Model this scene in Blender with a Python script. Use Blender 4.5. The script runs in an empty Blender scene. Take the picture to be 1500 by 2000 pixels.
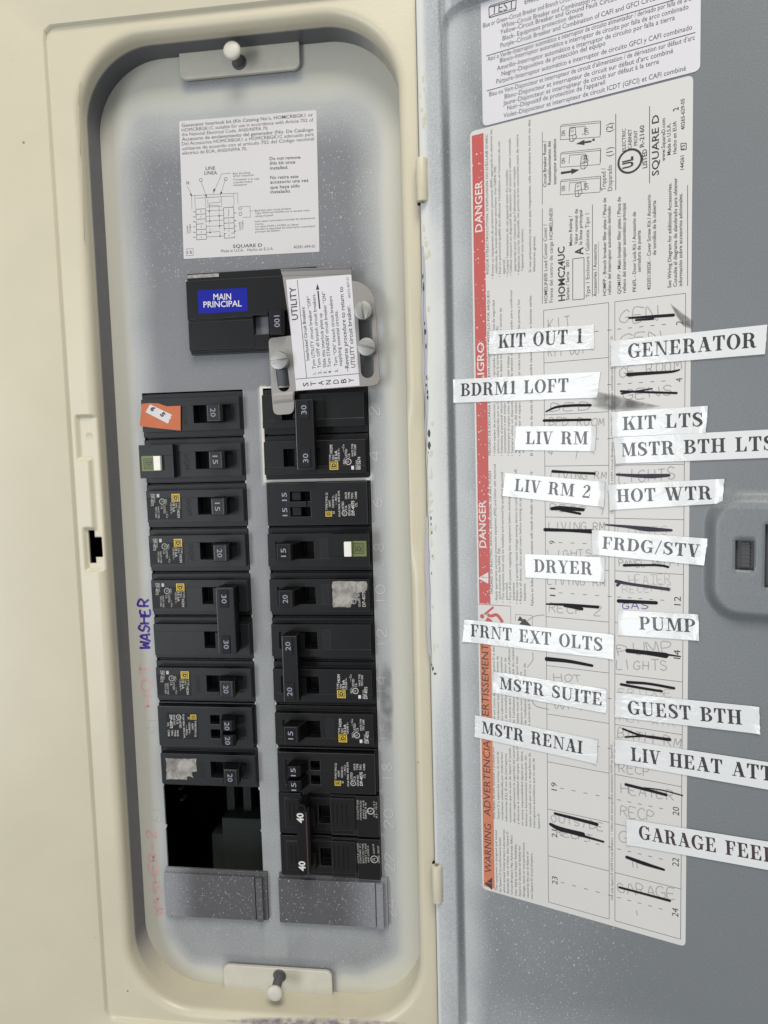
import bpy, bmesh, math, random
from mathutils import Vector, Matrix, noise
random.seed(7)
sc = bpy.context.scene
C = sc.collection

# ------------------------------------------------------------------ camera
# world: X right, Y into the wall, Z up (metres). The breaker panel's dead front lies on Y = 0.
YAW, PITCH, ROLL = (math.radians(a) for a in (-7.29809599, -4.79671725, -1.55522517))
CAM = Vector((101.89022842, -387.94070673, -34.61319979))       # mm
FPX = 1400.0                                                    # focal length in photo pixels (1500 x 2000)
_cy, _sy, _cp, _sp = math.cos(YAW), math.sin(YAW), math.cos(PITCH), math.sin(PITCH)
FW = Vector((_sy*_cp, _cy*_cp, _sp)); _r = Vector((_cy, -_sy, 0)); _u = _r.cross(FW)
RT = math.cos(ROLL)*_r + math.sin(ROLL)*_u
UP = -math.sin(ROLL)*_r + math.cos(ROLL)*_u
cam_d = bpy.data.cameras.new('camera'); cam = bpy.data.objects.new('camera', cam_d); C.objects.link(cam)
cam_d.sensor_fit = 'VERTICAL'; cam_d.sensor_height = 24.0; cam_d.lens = 24.0*FPX/2000.0
cam_d.clip_start = 0.01; cam_d.clip_end = 50
cam.matrix_world = Matrix(((RT.x, UP.x, -FW.x, CAM.x*.001), (RT.y, UP.y, -FW.y, CAM.y*.001), (RT.z, UP.z, -FW.z, CAM.z*.001), (0, 0, 0, 1)))
sc.camera = cam

# ------------------------------------------------------------------ light
w = bpy.data.worlds.new('World'); sc.world = w; w.use_nodes = True
bg = w.node_tree.nodes['Background']; bg.inputs[0].default_value = (0.93, 0.95, 1.0, 1); bg.inputs[1].default_value = 0.42
sc.view_settings.view_transform = 'Standard'; sc.view_settings.look = 'None'
sc.view_settings.exposure = 0.12; sc.view_settings.gamma = 1.0; sc.view_settings.use_curve_mapping = False

def area(name, loc, target, sx, sy, power, col):
    l = bpy.data.lights.new(name, 'AREA'); l.shape = 'RECTANGLE'; l.size = sx; l.size_y = sy; l.energy = power; l.color = col
    o = bpy.data.objects.new(name, l); C.objects.link(o); o.location = loc
    o.rotation_euler = (Vector(target)-Vector(loc)).to_track_quat('-Z', 'Y').to_euler()
    return o
area('ceiling_lamp', (0.22, -1.0, 1.3), (0, 0, -0.05), 0.7, 0.7, 21, (1.0, 0.95, 0.87))
area('window_light', (-1.22, -2.0, -0.30), (0.1, 0, -0.08), 0.62, 1.25, 18, (0.92, 0.96, 1.0))

# ------------------------------------------------------------------ plane helpers (mm)
TH = math.radians(21.5506); HX = 78.378; HZ = 22.0
DE = Vector((math.cos(TH), -math.sin(TH), 0)); DN = Vector((-math.sin(TH), -math.cos(TH), 0)); DO = Vector((HX, -HZ, 0))
def ray(u, v): return FW + RT*((u-750)/FPX) - UP*((v-1000)/FPX)
def pan(u, v, h=0.0):                     # point of the panel's plane (h mm in front of the dead front)
    d = ray(u, v); p = CAM + d*((-h-CAM.y)/d.y); return Vector((p.x, p.z))
def door(u, v, h=0.0):                    # point of the opened door's plane
    d = ray(u, v); o = DO + DN*h; p = CAM + d*((o-CAM).dot(DN)/d.dot(DN)) - o; return Vector((p.dot(DE), p.z))
def Zm(x0, y0, s, f, h=0.0): return lambda x, y: f(x0+x/s, y0+y/s, h)
def frame_mat(o, ex, ez): # local x, y(up), z(outward)
    ey = Vector((0, 0, 1)); return Matrix(((ex.x, ey.x, ez.x, o.x*.001), (ex.y, ey.y, ez.y, o.y*.001), (ex.z, ey.z, ez.z, o.z*.001), (0, 0, 0, 1)))
PANEL = frame_mat(Vector((0, 0, 0)), Vector((1, 0, 0)), Vector((0, -1, 0)))
DOOR = frame_mat(DO, DE, DN)

# ------------------------------------------------------------------ materials
def mat(name, col, rough=0.5, metal=0.0, bump=None, var=0.0, vscale=40, spec=0.5, coat=0.0):
    m = bpy.data.materials.new(name); m.use_nodes = True; nt = m.node_tree; b = nt.nodes['Principled BSDF']
    b.inputs['Base Color'].default_value = (*col, 1); b.inputs['Roughness'].default_value = rough; b.inputs['Metallic'].default_value = metal
    b.inputs['Specular IOR Level'].default_value = spec; b.inputs['Coat Weight'].default_value = coat; b.inputs['Coat Roughness'].default_value = .12
    tc = nt.nodes.new('ShaderNodeTexCoord')
    if var:
        n = nt.nodes.new('ShaderNodeTexNoise'); n.inputs['Scale'].default_value = vscale; n.inputs['Detail'].default_value = 6
        mx = nt.nodes.new('ShaderNodeMix'); mx.data_type = 'RGBA'; nt.links.new(tc.outputs['Object'], n.inputs['Vector'])
        nt.links.new(n.outputs['Fac'], mx.inputs[0])
        mx.inputs[6].default_value = (*[c*(1-var) for c in col], 1); mx.inputs[7].default_value = (*[min(1, c*(1+var)) for c in col], 1)
        nt.links.new(mx.outputs[2], b.inputs['Base Color'])
    if bump:
        n2 = nt.nodes.new('ShaderNodeTexNoise'); n2.inputs['Scale'].default_value = bump[0]; n2.inputs['Detail'].default_value = 4
        bp = nt.nodes.new('ShaderNodeBump'); bp.inputs['Strength'].default_value = bump[1]; bp.inputs['Distance'].default_value = bump[2]
        nt.links.new(tc.outputs['Object'], n2.inputs['Vector']); nt.links.new(n2.outputs['Fac'], bp.inputs['Height']); nt.links.new(bp.outputs['Normal'], b.inputs['Normal'])
    return m

def speck_mask(nt, vec, scale, thr, width):
    v = nt.nodes.new('ShaderNodeTexVoronoi'); v.inputs['Scale'].default_value = scale; nt.links.new(vec, v.inputs['Vector'])
    # random size per cell: distance < thr * rand
    sep = nt.nodes.new('ShaderNodeSeparateColor'); nt.links.new(v.outputs['Color'], sep.inputs[0])
    p = nt.nodes.new('ShaderNodeMath'); p.operation = 'POWER'; nt.links.new(sep.outputs[0], p.inputs[0]); p.inputs[1].default_value = 3.0
    mu = nt.nodes.new('ShaderNodeMath'); mu.operation = 'MULTIPLY'; nt.links.new(p.outputs[0], mu.inputs[0]); mu.inputs[1].default_value = thr
    su = nt.nodes.new('ShaderNodeMath'); su.operation = 'SUBTRACT'; nt.links.new(mu.outputs[0], su.inputs[0]); nt.links.new(v.outputs['Distance'], su.inputs[1])
    d = nt.nodes.new('ShaderNodeMath'); d.operation = 'MULTIPLY'; d.use_clamp = True; nt.links.new(su.outputs[0], d.inputs[0]); d.inputs[1].default_value = width
    return d.outputs[0]

def spray_mat(name, gray, paint, rough=0.45, specks=0.8, paint2=None, full=(.72, 1.0), dirt=0.0):
    """old grey enamel with over-sprayed beige paint; float attribute 'spray' = how much paint landed"""
    m = bpy.data.materials.new(name); m.use_nodes = True; nt = m.node_tree; b = nt.nodes['Principled BSDF']; N = nt.nodes.new; Lk = nt.links.new
    tc = N('ShaderNodeTexCoord'); at = N('ShaderNodeAttribute'); at.attribute_name = 'spray'
    n1 = N('ShaderNodeTexNoise'); n1.inputs['Scale'].default_value = 1500; n1.inputs['Detail'].default_value = 2; Lk(tc.outputs['Object'], n1.inputs['Vector'])
    n2 = N('ShaderNodeTexNoise'); n2.inputs['Scale'].default_value = 45; n2.inputs['Detail'].default_value = 4; Lk(tc.outputs['Object'], n2.inputs['Vector'])
    def mth(op, a, bb, clamp=False):
        x = N('ShaderNodeMath'); x.operation = op; x.use_clamp = clamp
        for i, q in enumerate((a, bb)):
            if isinstance(q, (int, float)): x.inputs[i].default_value = q
            else: Lk(q, x.inputs[i])
        return x.outputs[0]
    f = at.outputs['Fac']
    band = mth('MULTIPLY', mth('MULTIPLY', f, mth('SUBTRACT', 1.0, f)), 4.0)      # strongest graininess half way
    grain = mth('MULTIPLY', mth('SUBTRACT', n1.outputs['Fac'], 0.5), mth('ADD', mth('MULTIPLY', band, 0.65), 0.07))
    g2 = mth('MULTIPLY', mth('SUBTRACT', n2.outputs['Fac'], 0.5), mth('MULTIPLY', band, 0.22))
    fac = mth('ADD', mth('ADD', f, grain), g2, True)
    mx = N('ShaderNodeMix'); mx.data_type = 'RGBA'; Lk(fac, mx.inputs[0]); mx.inputs[6].default_value = (*gray, 1); mx.inputs[7].default_value = (*paint, 1)
    col = mx.outputs[2]
    if paint2:   # thick coats show the warmer body colour
        at2 = N('ShaderNodeMapRange'); Lk(f, at2.inputs[0]); at2.inputs[1].default_value = full[0]; at2.inputs[2].default_value = full[1]
        m2 = N('ShaderNodeMix'); m2.data_type = 'RGBA'; Lk(at2.outputs[0], m2.inputs[0]); Lk(col, m2.inputs[6]); m2.inputs[7].default_value = (*paint2, 1); col = m2.outputs[2]
    if dirt:     # faint stains and a few tiny dark specks in the paint
        n5 = N('ShaderNodeTexNoise'); n5.inputs['Scale'].default_value = 9; n5.inputs['Detail'].default_value = 8; n5.inputs['Roughness'].default_value = .65; Lk(tc.outputs['Object'], n5.inputs['Vector'])
        v5 = N('ShaderNodeMapRange'); Lk(n5.outputs['Fac'], v5.inputs[0]); v5.inputs[1].default_value = .3; v5.inputs[2].default_value = .7; v5.inputs[3].default_value = 1-dirt; v5.inputs[4].default_value = 1+dirt*.6
        dk = mth('MULTIPLY', speck_mask(nt, tc.outputs['Object'], 70, .075, 60), .55)
        hs = N('ShaderNodeHueSaturation'); Lk(col, hs.inputs['Color']); Lk(mth('MULTIPLY', v5.outputs[0], mth('SUBTRACT', 1.0, dk)), hs.inputs['Value']); col = hs.outputs['Color']
    if specks:
        s1 = speck_mask(nt, tc.outputs['Object'], 1150, 0.42, 9); s2 = speck_mask(nt, tc.outputs['Object'], 480, 0.26, 16)
        sp = mth('MULTIPLY', mth('MAXIMUM', s1, s2), mth('MULTIPLY', specks, mth('SUBTRACT', 1.0, mth('MULTIPLY', f, 0.6))), True)
        at3 = N('ShaderNodeAttribute'); at3.attribute_name = 'speck'
        sp = mth('MULTIPLY', sp, at3.outputs['Fac'])
        m3 = N('ShaderNodeMix'); m3.data_type = 'RGBA'; Lk(sp, m3.inputs[0]); Lk(col, m3.inputs[6]); m3.inputs[7].default_value = (0.52, 0.52, 0.51, 1); col = m3.outputs[2]
    Lk(col, b.inputs['Base Color']); b.inputs['Roughness'].default_value = rough
    bp = N('ShaderNodeBump'); bp.inputs['Strength'].default_value = 0.12; bp.inputs['Distance'].default_value = 0.0004
    n4 = N('ShaderNodeTexNoise'); n4.inputs['Scale'].default_value = 900; Lk(tc.outputs['Object'], n4.inputs['Vector'])
    Lk(n4.outputs['Fac'], bp.inputs['Height']); Lk(bp.outputs['Normal'], b.inputs['Normal'])
    return m

def speckled(name, col, rough, scale, thr, amount):
    m = mat(name, col, rough); nt = m.node_tree; b = nt.nodes['Principled BSDF']; tc = nt.nodes.new('ShaderNodeTexCoord')
    s = speck_mask(nt, tc.outputs['Object'], scale, thr, 12)
    mu = nt.nodes.new('ShaderNodeMath'); mu.operation = 'MULTIPLY'; nt.links.new(s, mu.inputs[0]); mu.inputs[1].default_value = amount
    mx = nt.nodes.new('ShaderNodeMix'); mx.data_type = 'RGBA'; nt.links.new(mu.outputs[0], mx.inputs[0]); mx.inputs[6].default_value = (*col, 1); mx.inputs[7].default_value = (.75, .74, .72, 1)
    nt.links.new(mx.outputs[2], b.inputs['Base Color']); return m

def worn_mat(name, lo, hi, scale):
    m = mat(name, hi, 0.45); nt = m.node_tree; b = nt.nodes['Principled BSDF']; tc = nt.nodes.new('ShaderNodeTexCoord')
    n = nt.nodes.new('ShaderNodeTexNoise'); n.inputs['Scale'].default_value = scale; n.inputs['Detail'].default_value = 10; n.inputs['Roughness'].default_value = .7
    cr = nt.nodes.new('ShaderNodeValToRGB'); cr.color_ramp.elements[0].position = .32; cr.color_ramp.elements[0].color = (*lo, 1); cr.color_ramp.elements[1].position = .62; cr.color_ramp.elements[1].color = (*hi, 1)
    nt.links.new(tc.outputs['Object'], n.inputs['Vector']); nt.links.new(n.outputs['Fac'], cr.inputs[0]); nt.links.new(cr.outputs[0], b.inputs['Base Color']); return m

def brushed(name, col, rough):
    m = mat(name, col, rough, 1.0); nt = m.node_tree; b = nt.nodes['Principled BSDF']; tc = nt.nodes.new('ShaderNodeTexCoord')
    mp = nt.nodes.new('ShaderNodeMapping'); mp.inputs['Scale'].default_value = (60, 1500, 60)
    n = nt.nodes.new('ShaderNodeTexNoise'); n.inputs['Scale'].default_value = 3; n.inputs['Detail'].default_value = 5
    nt.links.new(tc.outputs['Object'], mp.inputs[0]); nt.links.new(mp.outputs[0], n.inputs['Vector'])
    mr = nt.nodes.new('ShaderNodeMapRange'); mr.inputs[3].default_value = rough*.8; mr.inputs[4].default_value = rough*1.3; nt.links.new(n.outputs['Fac'], mr.inputs[0]); nt.links.new(mr.outputs[0], b.inputs['Roughness'])
    bp = nt.nodes.new('ShaderNodeBump'); bp.inputs['Strength'].default_value = .1; bp.inputs['Distance'].default_value = .0002; nt.links.new(n.outputs['Fac'], bp.inputs['Height']); nt.links.new(bp.outputs['Normal'], b.inputs['Normal'])
    return m

def tape_mat(name, col, rough, seed, coat=.6):
    m = mat(name, col, rough, spec=0.4, coat=coat); nt = m.node_tree; b = nt.nodes['Principled BSDF']; b.inputs['Coat Roughness'].default_value = .10
    tc = nt.nodes.new('ShaderNodeTexCoord'); mp = nt.nodes.new('ShaderNodeMapping'); mp.inputs['Scale'].default_value = (1, 2.2, 1); mp.inputs['Location'].default_value = (seed, seed*2, 0)
    n = nt.nodes.new('ShaderNodeTexNoise'); n.inputs['Scale'].default_value = 95; n.inputs['Detail'].default_value = 3; n.inputs['Distortion'].default_value = 1.2
    bp = nt.nodes.new('ShaderNodeBump'); bp.inputs['Strength'].default_value = .26; bp.inputs['Distance'].default_value = .0006
    nt.links.new(tc.outputs['Object'], mp.inputs[0]); nt.links.new(mp.outputs[0], n.inputs['Vector']); nt.links.new(n.outputs['Fac'], bp.inputs['Height'])
    nt.links.new(bp.outputs['Normal'], b.inputs['Normal']); nt.links.new(bp.outputs['Normal'], b.inputs['Coat Normal']); return m

def smudge_mat(name, col, scale, lo, hi):
    m = mat(name, col, .6); nt = m.node_tree; b = nt.nodes['Principled BSDF']; tc = nt.nodes.new('ShaderNodeTexCoord')
    n = nt.nodes.new('ShaderNodeTexNoise'); n.inputs['Scale'].default_value = scale; n.inputs['Detail'].default_value = 6
    at = nt.nodes.new('ShaderNodeAttribute'); at.attribute_name = 'spray'
    mr = nt.nodes.new('ShaderNodeMapRange'); mr.inputs[1].default_value = .3; mr.inputs[2].default_value = .7; mr.inputs[3].default_value = lo; mr.inputs[4].default_value = hi
    mu = nt.nodes.new('ShaderNodeMath'); mu.operation = 'MULTIPLY'
    nt.links.new(tc.outputs['Object'], n.inputs['Vector']); nt.links.new(n.outputs['Fac'], mr.inputs[0]); nt.links.new(mr.outputs[0], mu.inputs[0]); nt.links.new(at.outputs['Fac'], mu.inputs[1])
    nt.links.new(mu.outputs[0], b.inputs['Alpha']); return m

BEIGE = (0.56, 0.518, 0.388)
GREY = (0.115, 0.12, 0.13)
M = dict(
    scuff=smudge_mat('blue_grey_scuff', (0.13, 0.12, 0.20), 300, .1, 1.0),
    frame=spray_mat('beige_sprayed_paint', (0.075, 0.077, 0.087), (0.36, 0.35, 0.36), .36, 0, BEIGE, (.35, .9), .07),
    dead=spray_mat('oversprayed_grey_enamel', (0.150, 0.157, 0.170), (0.46, 0.475, 0.465), .42, .62, (0.53, 0.525, 0.45)),
    doorp=spray_mat('oversprayed_door_enamel', (0.142, 0.155, 0.162), (0.58, 0.60, 0.60), .40, .75, (0.62, 0.625, 0.575)),
    beige=mat('beige_paint', BEIGE, .4, var=.05, vscale=300, bump=(700, .1, .0004)),
    bracket=mat('pale_beige_paint', (0.54, 0.525, 0.45), .45, var=.12, vscale=160, bump=(700, .1, .0004)),
    pin=mat('dirty_grey_paint', (0.10, 0.10, 0.10), .5, var=.3, vscale=200),
    black=mat('black_breaker_plastic', (0.0080, 0.0098, 0.0112), .40, spec=.28, var=.5, vscale=55, bump=(1600, .25, .0002)),
    blackn=mat('dark_black_plastic', (0.0048, 0.0050, 0.0055), .40, spec=.25, var=.5, vscale=55, bump=(1600, .25, .0002)),
    blackr=mat('warm_black_plastic', (0.0062, 0.0057, 0.0057), .42, spec=.25, var=.2, vscale=70, bump=(1600, .25, .0002)),
    handle=mat('black_handle_plastic', (0.0032, 0.0032, 0.0036), .36, spec=.25, var=.2, vscale=90),
    edge=mat('rubbed_black_edge', (0.024, 0.025, 0.027), .34, var=.6, vscale=120), edge2=mat('rubbed_handle_edge', (0.012, 0.012, 0.013), .3, var=.4, vscale=120),
    emboss=mat('embossed_black', (0.006, 0.007, 0.008), .55, spec=.25),
    hole=mat('dark_interior', (0.005, 0.005, 0.005), .8, spec=.1),
    bus=mat('dim_metal', (0.034, 0.040, 0.037), .8, spec=.15),
    ink=mat('black_ink', (0.022, 0.021, 0.023), .45), inkg=mat('grey_printing', (0.05, 0.05, 0.053), .5),
    white=mat('white_ink', (0.62, 0.61, 0.58), .5), bluewhite=mat('pale_blue_ink', (0.27, 0.27, 0.34), .5), dimwhite=mat('dim_white_ink', (0.46, 0.45, 0.42), .5),
    yellow=mat('yellow_ink', (0.60, 0.42, 0.03), .45), blacklabel=mat('black_label_film', (0.005, 0.005, 0.006), .45, spec=.25),
    green=mat('green_label', (0.135, 0.165, 0.045), .45), button=mat('white_button', (0.75, 0.73, 0.66), .4, var=.08, vscale=300),
    blue=mat('blue_label', (0.006, 0.011, 0.27), .4, spec=.2), orange=mat('orange_sticker', (0.47, 0.115, 0.035), .5, var=.15, vscale=90),
    paper=mat('white_label_paper', (0.56, 0.545, 0.55), .42, var=.03, vscale=60),
    paper2=mat('white_label_film', (0.62, 0.61, 0.63), .35, var=.03, vscale=60),
    direct=mat('grey_white_directory_paper', (0.585, 0.575, 0.55), .42, var=.05, vscale=25),
    red=speckled('red_band', (0.46, 0.085, 0.075), .5, 900, .40, .7), orangeb=speckled('orange_band', (0.52, 0.17, 0.085), .5, 900, .36, .5),
    plate=brushed('brushed_steel_plate', (0.30, 0.285, 0.265), .48), screw=brushed('zinc_screw', (0.34, 0.34, 0.32), .42),
    filler=spray_mat('dark_grey_filler', (0.062, 0.060, 0.064), (0.28, 0.29, 0.31), .5, .6),
    worn=worn_mat('worn_silver_label', (0.06, 0.055, 0.05), (0.36, 0.34, 0.31), 130),
    marker=mat('black_marker', (0.008, 0.007, 0.010), .6, spec=.2), marker2=mat('faded_marker', (0.045, 0.035, 0.055), .6, spec=.2), pencil=mat('pencil_graphite', (0.30, 0.295, 0.285), .5),
    pencil2=mat('faint_pencil', (0.40, 0.39, 0.37), .5),
    purple=mat('purple_marker', (0.05, 0.018, 0.27), .45), pink=mat('faded_pink_marker', (0.62, 0.40, 0.38), .5), number_shade=mat('stamped_number_shade', (0.30, 0.31, 0.31), .5),
    smudge=smudge_mat('graphite_smudge', (0.12, 0.12, 0.12), 160, .25, .95),
    chip_seam=mat('bare_chip_and_seam_shade', (0.03, 0.035, 0.035), .5), lav=mat('thin_grey_paint', (0.38, 0.385, 0.42), .45), wall=mat('wall_paint', (0.5, 0.45, 0.36), .7, var=.05, vscale=10),
)
TAPES = [tape_mat('clear_taped_paper', (0.67, 0.685, 0.68), .35, i*3.1) for i in range(4)]
TINK = [tape_mat('ink_under_tape', (0.020, 0.021, 0.024), .4, i*3.1, .38) for i in range(4)]
TINKR = tape_mat('brown_ink_under_tape', (0.045, 0.02, 0.02), .4, 6.2, .38)

# ------------------------------------------------------------------ mesh builder (mm in, metres out)
class MB:
    def __init__(s): s.v = []; s.f = []; s.m = []; s.a = []; s.b = []; s.sm = []
    def vert(s, x, y, z, a=0.0, b=1.0): s.v.append((x, y, z)); s.a.append(a); s.b.append(b); return len(s.v)-1
    def face(s, idx, mi=0, smooth=False): s.f.append(tuple(idx)); s.m.append(mi); s.sm.append(smooth)
    def poly(s, pts, z, mi=0): s.face([s.vert(p[0], p[1], z) for p in pts], mi)
    def prism(s, pts, z0, z1, mi=0, cap0=True):
        a = [s.vert(p[0], p[1], z0) for p in pts]; b = [s.vert(p[0], p[1], z1) for p in pts]; n = len(pts)
        for i in range(n): s.face((a[i], a[(i+1) % n], b[(i+1) % n], b[i]), mi)
        s.face(b, mi)
        if cap0: s.face(a[::-1], mi)
    def box(s, x0, x1, y0, y1, z0, z1, mi=0): s.prism([(x0, y0), (x1, y0), (x1, y1), (x0, y1)], z0, z1, mi)
    def loft(s, rings, mi=0, caps=(True, True), smooth=False, closed=True):
        R = [[s.vert(*p) for p in r] for r in rings]; n = len(R[0])
        for k in range(len(R)-1):
            for i in range(n if closed else n-1): s.face((R[k][i], R[k][(i+1) % n], R[k+1][(i+1) % n], R[k+1][i]), mi, smooth)
        if caps[0]: s.face(R[0][::-1], mi)
        if caps[1]: s.face(R[-1], mi)
    def cyl(s, cx, cy, z0, z1, r0, r1=None, n=28, mi=0, dome=0.0, shift=(0, 0)):
        r1 = r0 if r1 is None else r1; prof = [(z0, r0, 0), (z1, r1, 1)]
        if dome: prof = [(z0, r0, 0), (z1, r1, 1)]+[(z1+dome*math.sin(t), r1*math.cos(t), 1) for t in (.3, .6, .9, 1.2, 1.45)]
        s.loft([[(cx+shift[0]*q+r*math.cos(2*math.pi*i/n), cy+shift[1]*q+r*math.sin(2*math.pi*i/n), z) for i in range(n)] for z, r, q in prof], mi, smooth=True)
    def ribbon(s, pts, wd, z, mi=0, round_ends=False, a=0.0):
        """flat stroke along 2-D points; wd is a number or one width per point"""
        P = [Vector(p) for p in pts]; n = len(P); W = wd if isinstance(wd, (list, tuple)) else [wd]*n
        if n > 2:   # smooth the path
            Q, V = [], []
            for i in range(n-1):
                p0, p1, p2, p3 = P[max(i-1, 0)], P[i], P[i+1], P[min(i+2, n-1)]
                for k in range(5):
                    t = k/5; Q.append(.5*((2*p1)+(p2-p0)*t+(2*p0-5*p1+4*p2-p3)*t*t+(3*p1-p0-3*p2+p3)*t**3)); V.append(W[i]*(1-t)+W[i+1]*t)
            Q.append(P[-1]); V.append(W[-1]); P, W, n = Q, V, len(Q)
        Lr = []
        for i in range(n):
            d = P[min(i+1, n-1)]-P[max(i-1, 0)]
            d = d.normalized() if d.length > 1e-9 else Vector((1, 0)); nn = Vector((-d.y, d.x))*W[i]*.5
            Lr.append((s.vert(*(P[i]+nn), z, a), s.vert(*(P[i]-nn), z, a)))
        for i in range(n-1): s.face((Lr[i][1], Lr[i+1][1], Lr[i+1][0], Lr[i][0]), mi)
        if round_ends:
            for e, q in ((0, 1), (n-1, n-2)):
                d = (P[e]-P[q]).normalized(); nn = Vector((-d.y, d.x)); r = W[e]*.5
                s.face([s.vert(*(P[e]+nn*r*math.cos(t)+d*r*math.sin(t)), z+.004, a) for t in [math.pi*(1-k/6) for k in range(7)]], mi)
    def cells(s, xs, ys, H, zb, attr=None, mi=0, mif=None, walls=True):
        """height cells on a rectangular grid: H(cx, cy) -> top height or None (hole); walls join different heights"""
        nx, ny = len(xs)-1, len(ys)-1; cache = {}
        def V(i, j, z):
            k = (i, j, round(z, 4))
            if k not in cache:
                q = attr(xs[i], ys[j]) if attr else (0, 1); cache[k] = s.vert(xs[i], ys[j], z, *q)
            return cache[k]
        hh = [[H((xs[i]+xs[i+1])/2, (ys[j]+ys[j+1])/2) for j in range(ny)] for i in range(nx)]
        g = lambda i, j: hh[i][j] if 0 <= i < nx and 0 <= j < ny else None
        for i in range(nx):
            for j in range(ny):
                h = hh[i][j]
                if h is None: continue
                k = mif((xs[i]+xs[i+1])/2, (ys[j]+ys[j+1])/2) if mif else mi
                s.face((V(i, j, h), V(i+1, j, h), V(i+1, j+1, h), V(i, j+1, h)), k)
                if walls:
                    for di, dj, a, b in ((-1, 0, (0, 1), (0, 0)), (1, 0, (1, 0), (1, 1)), (0, -1, (0, 0), (1, 0)), (0, 1, (1, 1), (0, 1))):
                        o = g(i+di, j+dj); o = zb if o is None else o
                        if o < h-1e-6:
                            s.face((V(i+a[0], j+a[1], o), V(i+b[0], j+b[1], o), V(i+b[0], j+b[1], h), V(i+a[0], j+a[1], h)), k)
    def build(s, name, mats, parent=None, M4=None, bevel=0.0, seg=2, smooth_angle=None, label=None, edge=None):
        me = bpy.data.meshes.new(name); me.from_pydata([(x*.001, y*.001, z*.001) for x, y, z in s.v], [], s.f)
        if not isinstance(mats, (list, tuple)): mats = [mats]
        if edge: mats = list(mats)+[edge]
        for m in mats: me.materials.append(m)
        me.polygons.foreach_set('material_index', s.m); me.polygons.foreach_set('use_smooth', s.sm)
        at = me.attributes.new('spray', 'FLOAT', 'POINT'); at.data.foreach_set('value', s.a)
        at = me.attributes.new('speck', 'FLOAT', 'POINT'); at.data.foreach_set('value', s.b)
        if bevel:
            bm = bmesh.new(); bm.from_mesh(me); bm.normal_update()
            ed = [e for e in bm.edges if len(e.link_faces) == 2 and e.calc_face_angle(0) > .5]
            bmesh.ops.bevel(bm, geom=ed, offset=bevel*.001, segments=seg, affect='EDGES', clamp_overlap=True, profile=.6, material=(len(mats)-1 if edge else -1)); bm.to_mesh(me); bm.free()
        if bevel and not smooth_angle: me.polygons.foreach_set('use_smooth', [False]*len(me.polygons))
        if smooth_angle:
            me.polygons.foreach_set('use_smooth', [True]*len(me.polygons)); me.set_sharp_from_angle(angle=smooth_angle)
        me.update(); o = bpy.data.objects.new(name, me); C.objects.link(o)
        if parent: o.parent = parent
        if M4: o.matrix_world = M4
        if label: o['label'] = label
        return o

def thing(name, label, cat, M4=PANEL, loc=(0, 0, 0), rz=0, group=None):
    o = bpy.data.objects.new(name, None); o.empty_display_size = .01; C.objects.link(o)
    o.matrix_world = M4 @ Matrix.Translation(Vector(loc)*.001) @ Matrix.Rotation(rz, 4, 'Z')
    o['label'] = label; o['category'] = cat
    if group: o['group'] = group
    return o

# ------------------------------------------------------------------ lettering
_tc = bpy.data.curves.new('scratch_text', 'FONT'); _tc.resolution_u = 2
_to = bpy.data.objects.new('scratch_text', _tc); C.objects.link(_to)
_cache = {}
def glyphs(body, bold):
    k = (body, bold)
    if k not in _cache:
        _tc.body = body; _tc.size = 1.0; _tc.offset = bold; bpy.context.view_layer.update()
        e = _to.evaluated_get(bpy.context.evaluated_depsgraph_get()); me = e.to_mesh()
        _cache[k] = ([(v.co.x, v.co.y) for v in me.vertices], [tuple(p.vertices) for p in me.polygons]); e.to_mesh_clear()
    return _cache[k]
CAPH = max(y for x, y in glyphs('H', 0)[0])
def text(mb, body, p0, p1, cap, z=.05, bold=0.0, mi=0):
    """lettering fitted between baseline points p0 and p1 with capital height cap (mm)"""
    V, F = glyphs(body, bold)
    if not V: return
    x0 = min(x for x, y in V); x1 = max(x for x, y in V); p0 = Vector(p0); d = Vector(p1)-p0; n = Vector((-d.y, d.x)).normalized()*(cap/CAPH); d = d/(x1-x0)
    b = len(mb.v)
    for x, y in V: q = p0+d*(x-x0)+n*y; mb.vert(q.x, q.y, z)
    for f in F: mb.face([b+i for i in f], mi)
def lines(mb, f, rows, cap, z=.05, mi=0, bold=0.0):
    """rows of (string, x0, y0, x1, y1[, bold[, cap]]) in the coordinates that f maps onto the plane"""
    for r in rows:
        text(mb, r[0], f(r[1], r[2]), f(r[3], r[4]), r[6] if len(r) > 6 else cap, z, r[5] if len(r) > 5 else bold, mi)
def rule(mb, f, pts, wd, z=.05, mi=0):
    P = [f(*p) for p in pts]
    for a, b in zip(P, P[1:]): mb.ribbon([a, b], wd, z, mi)

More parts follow.
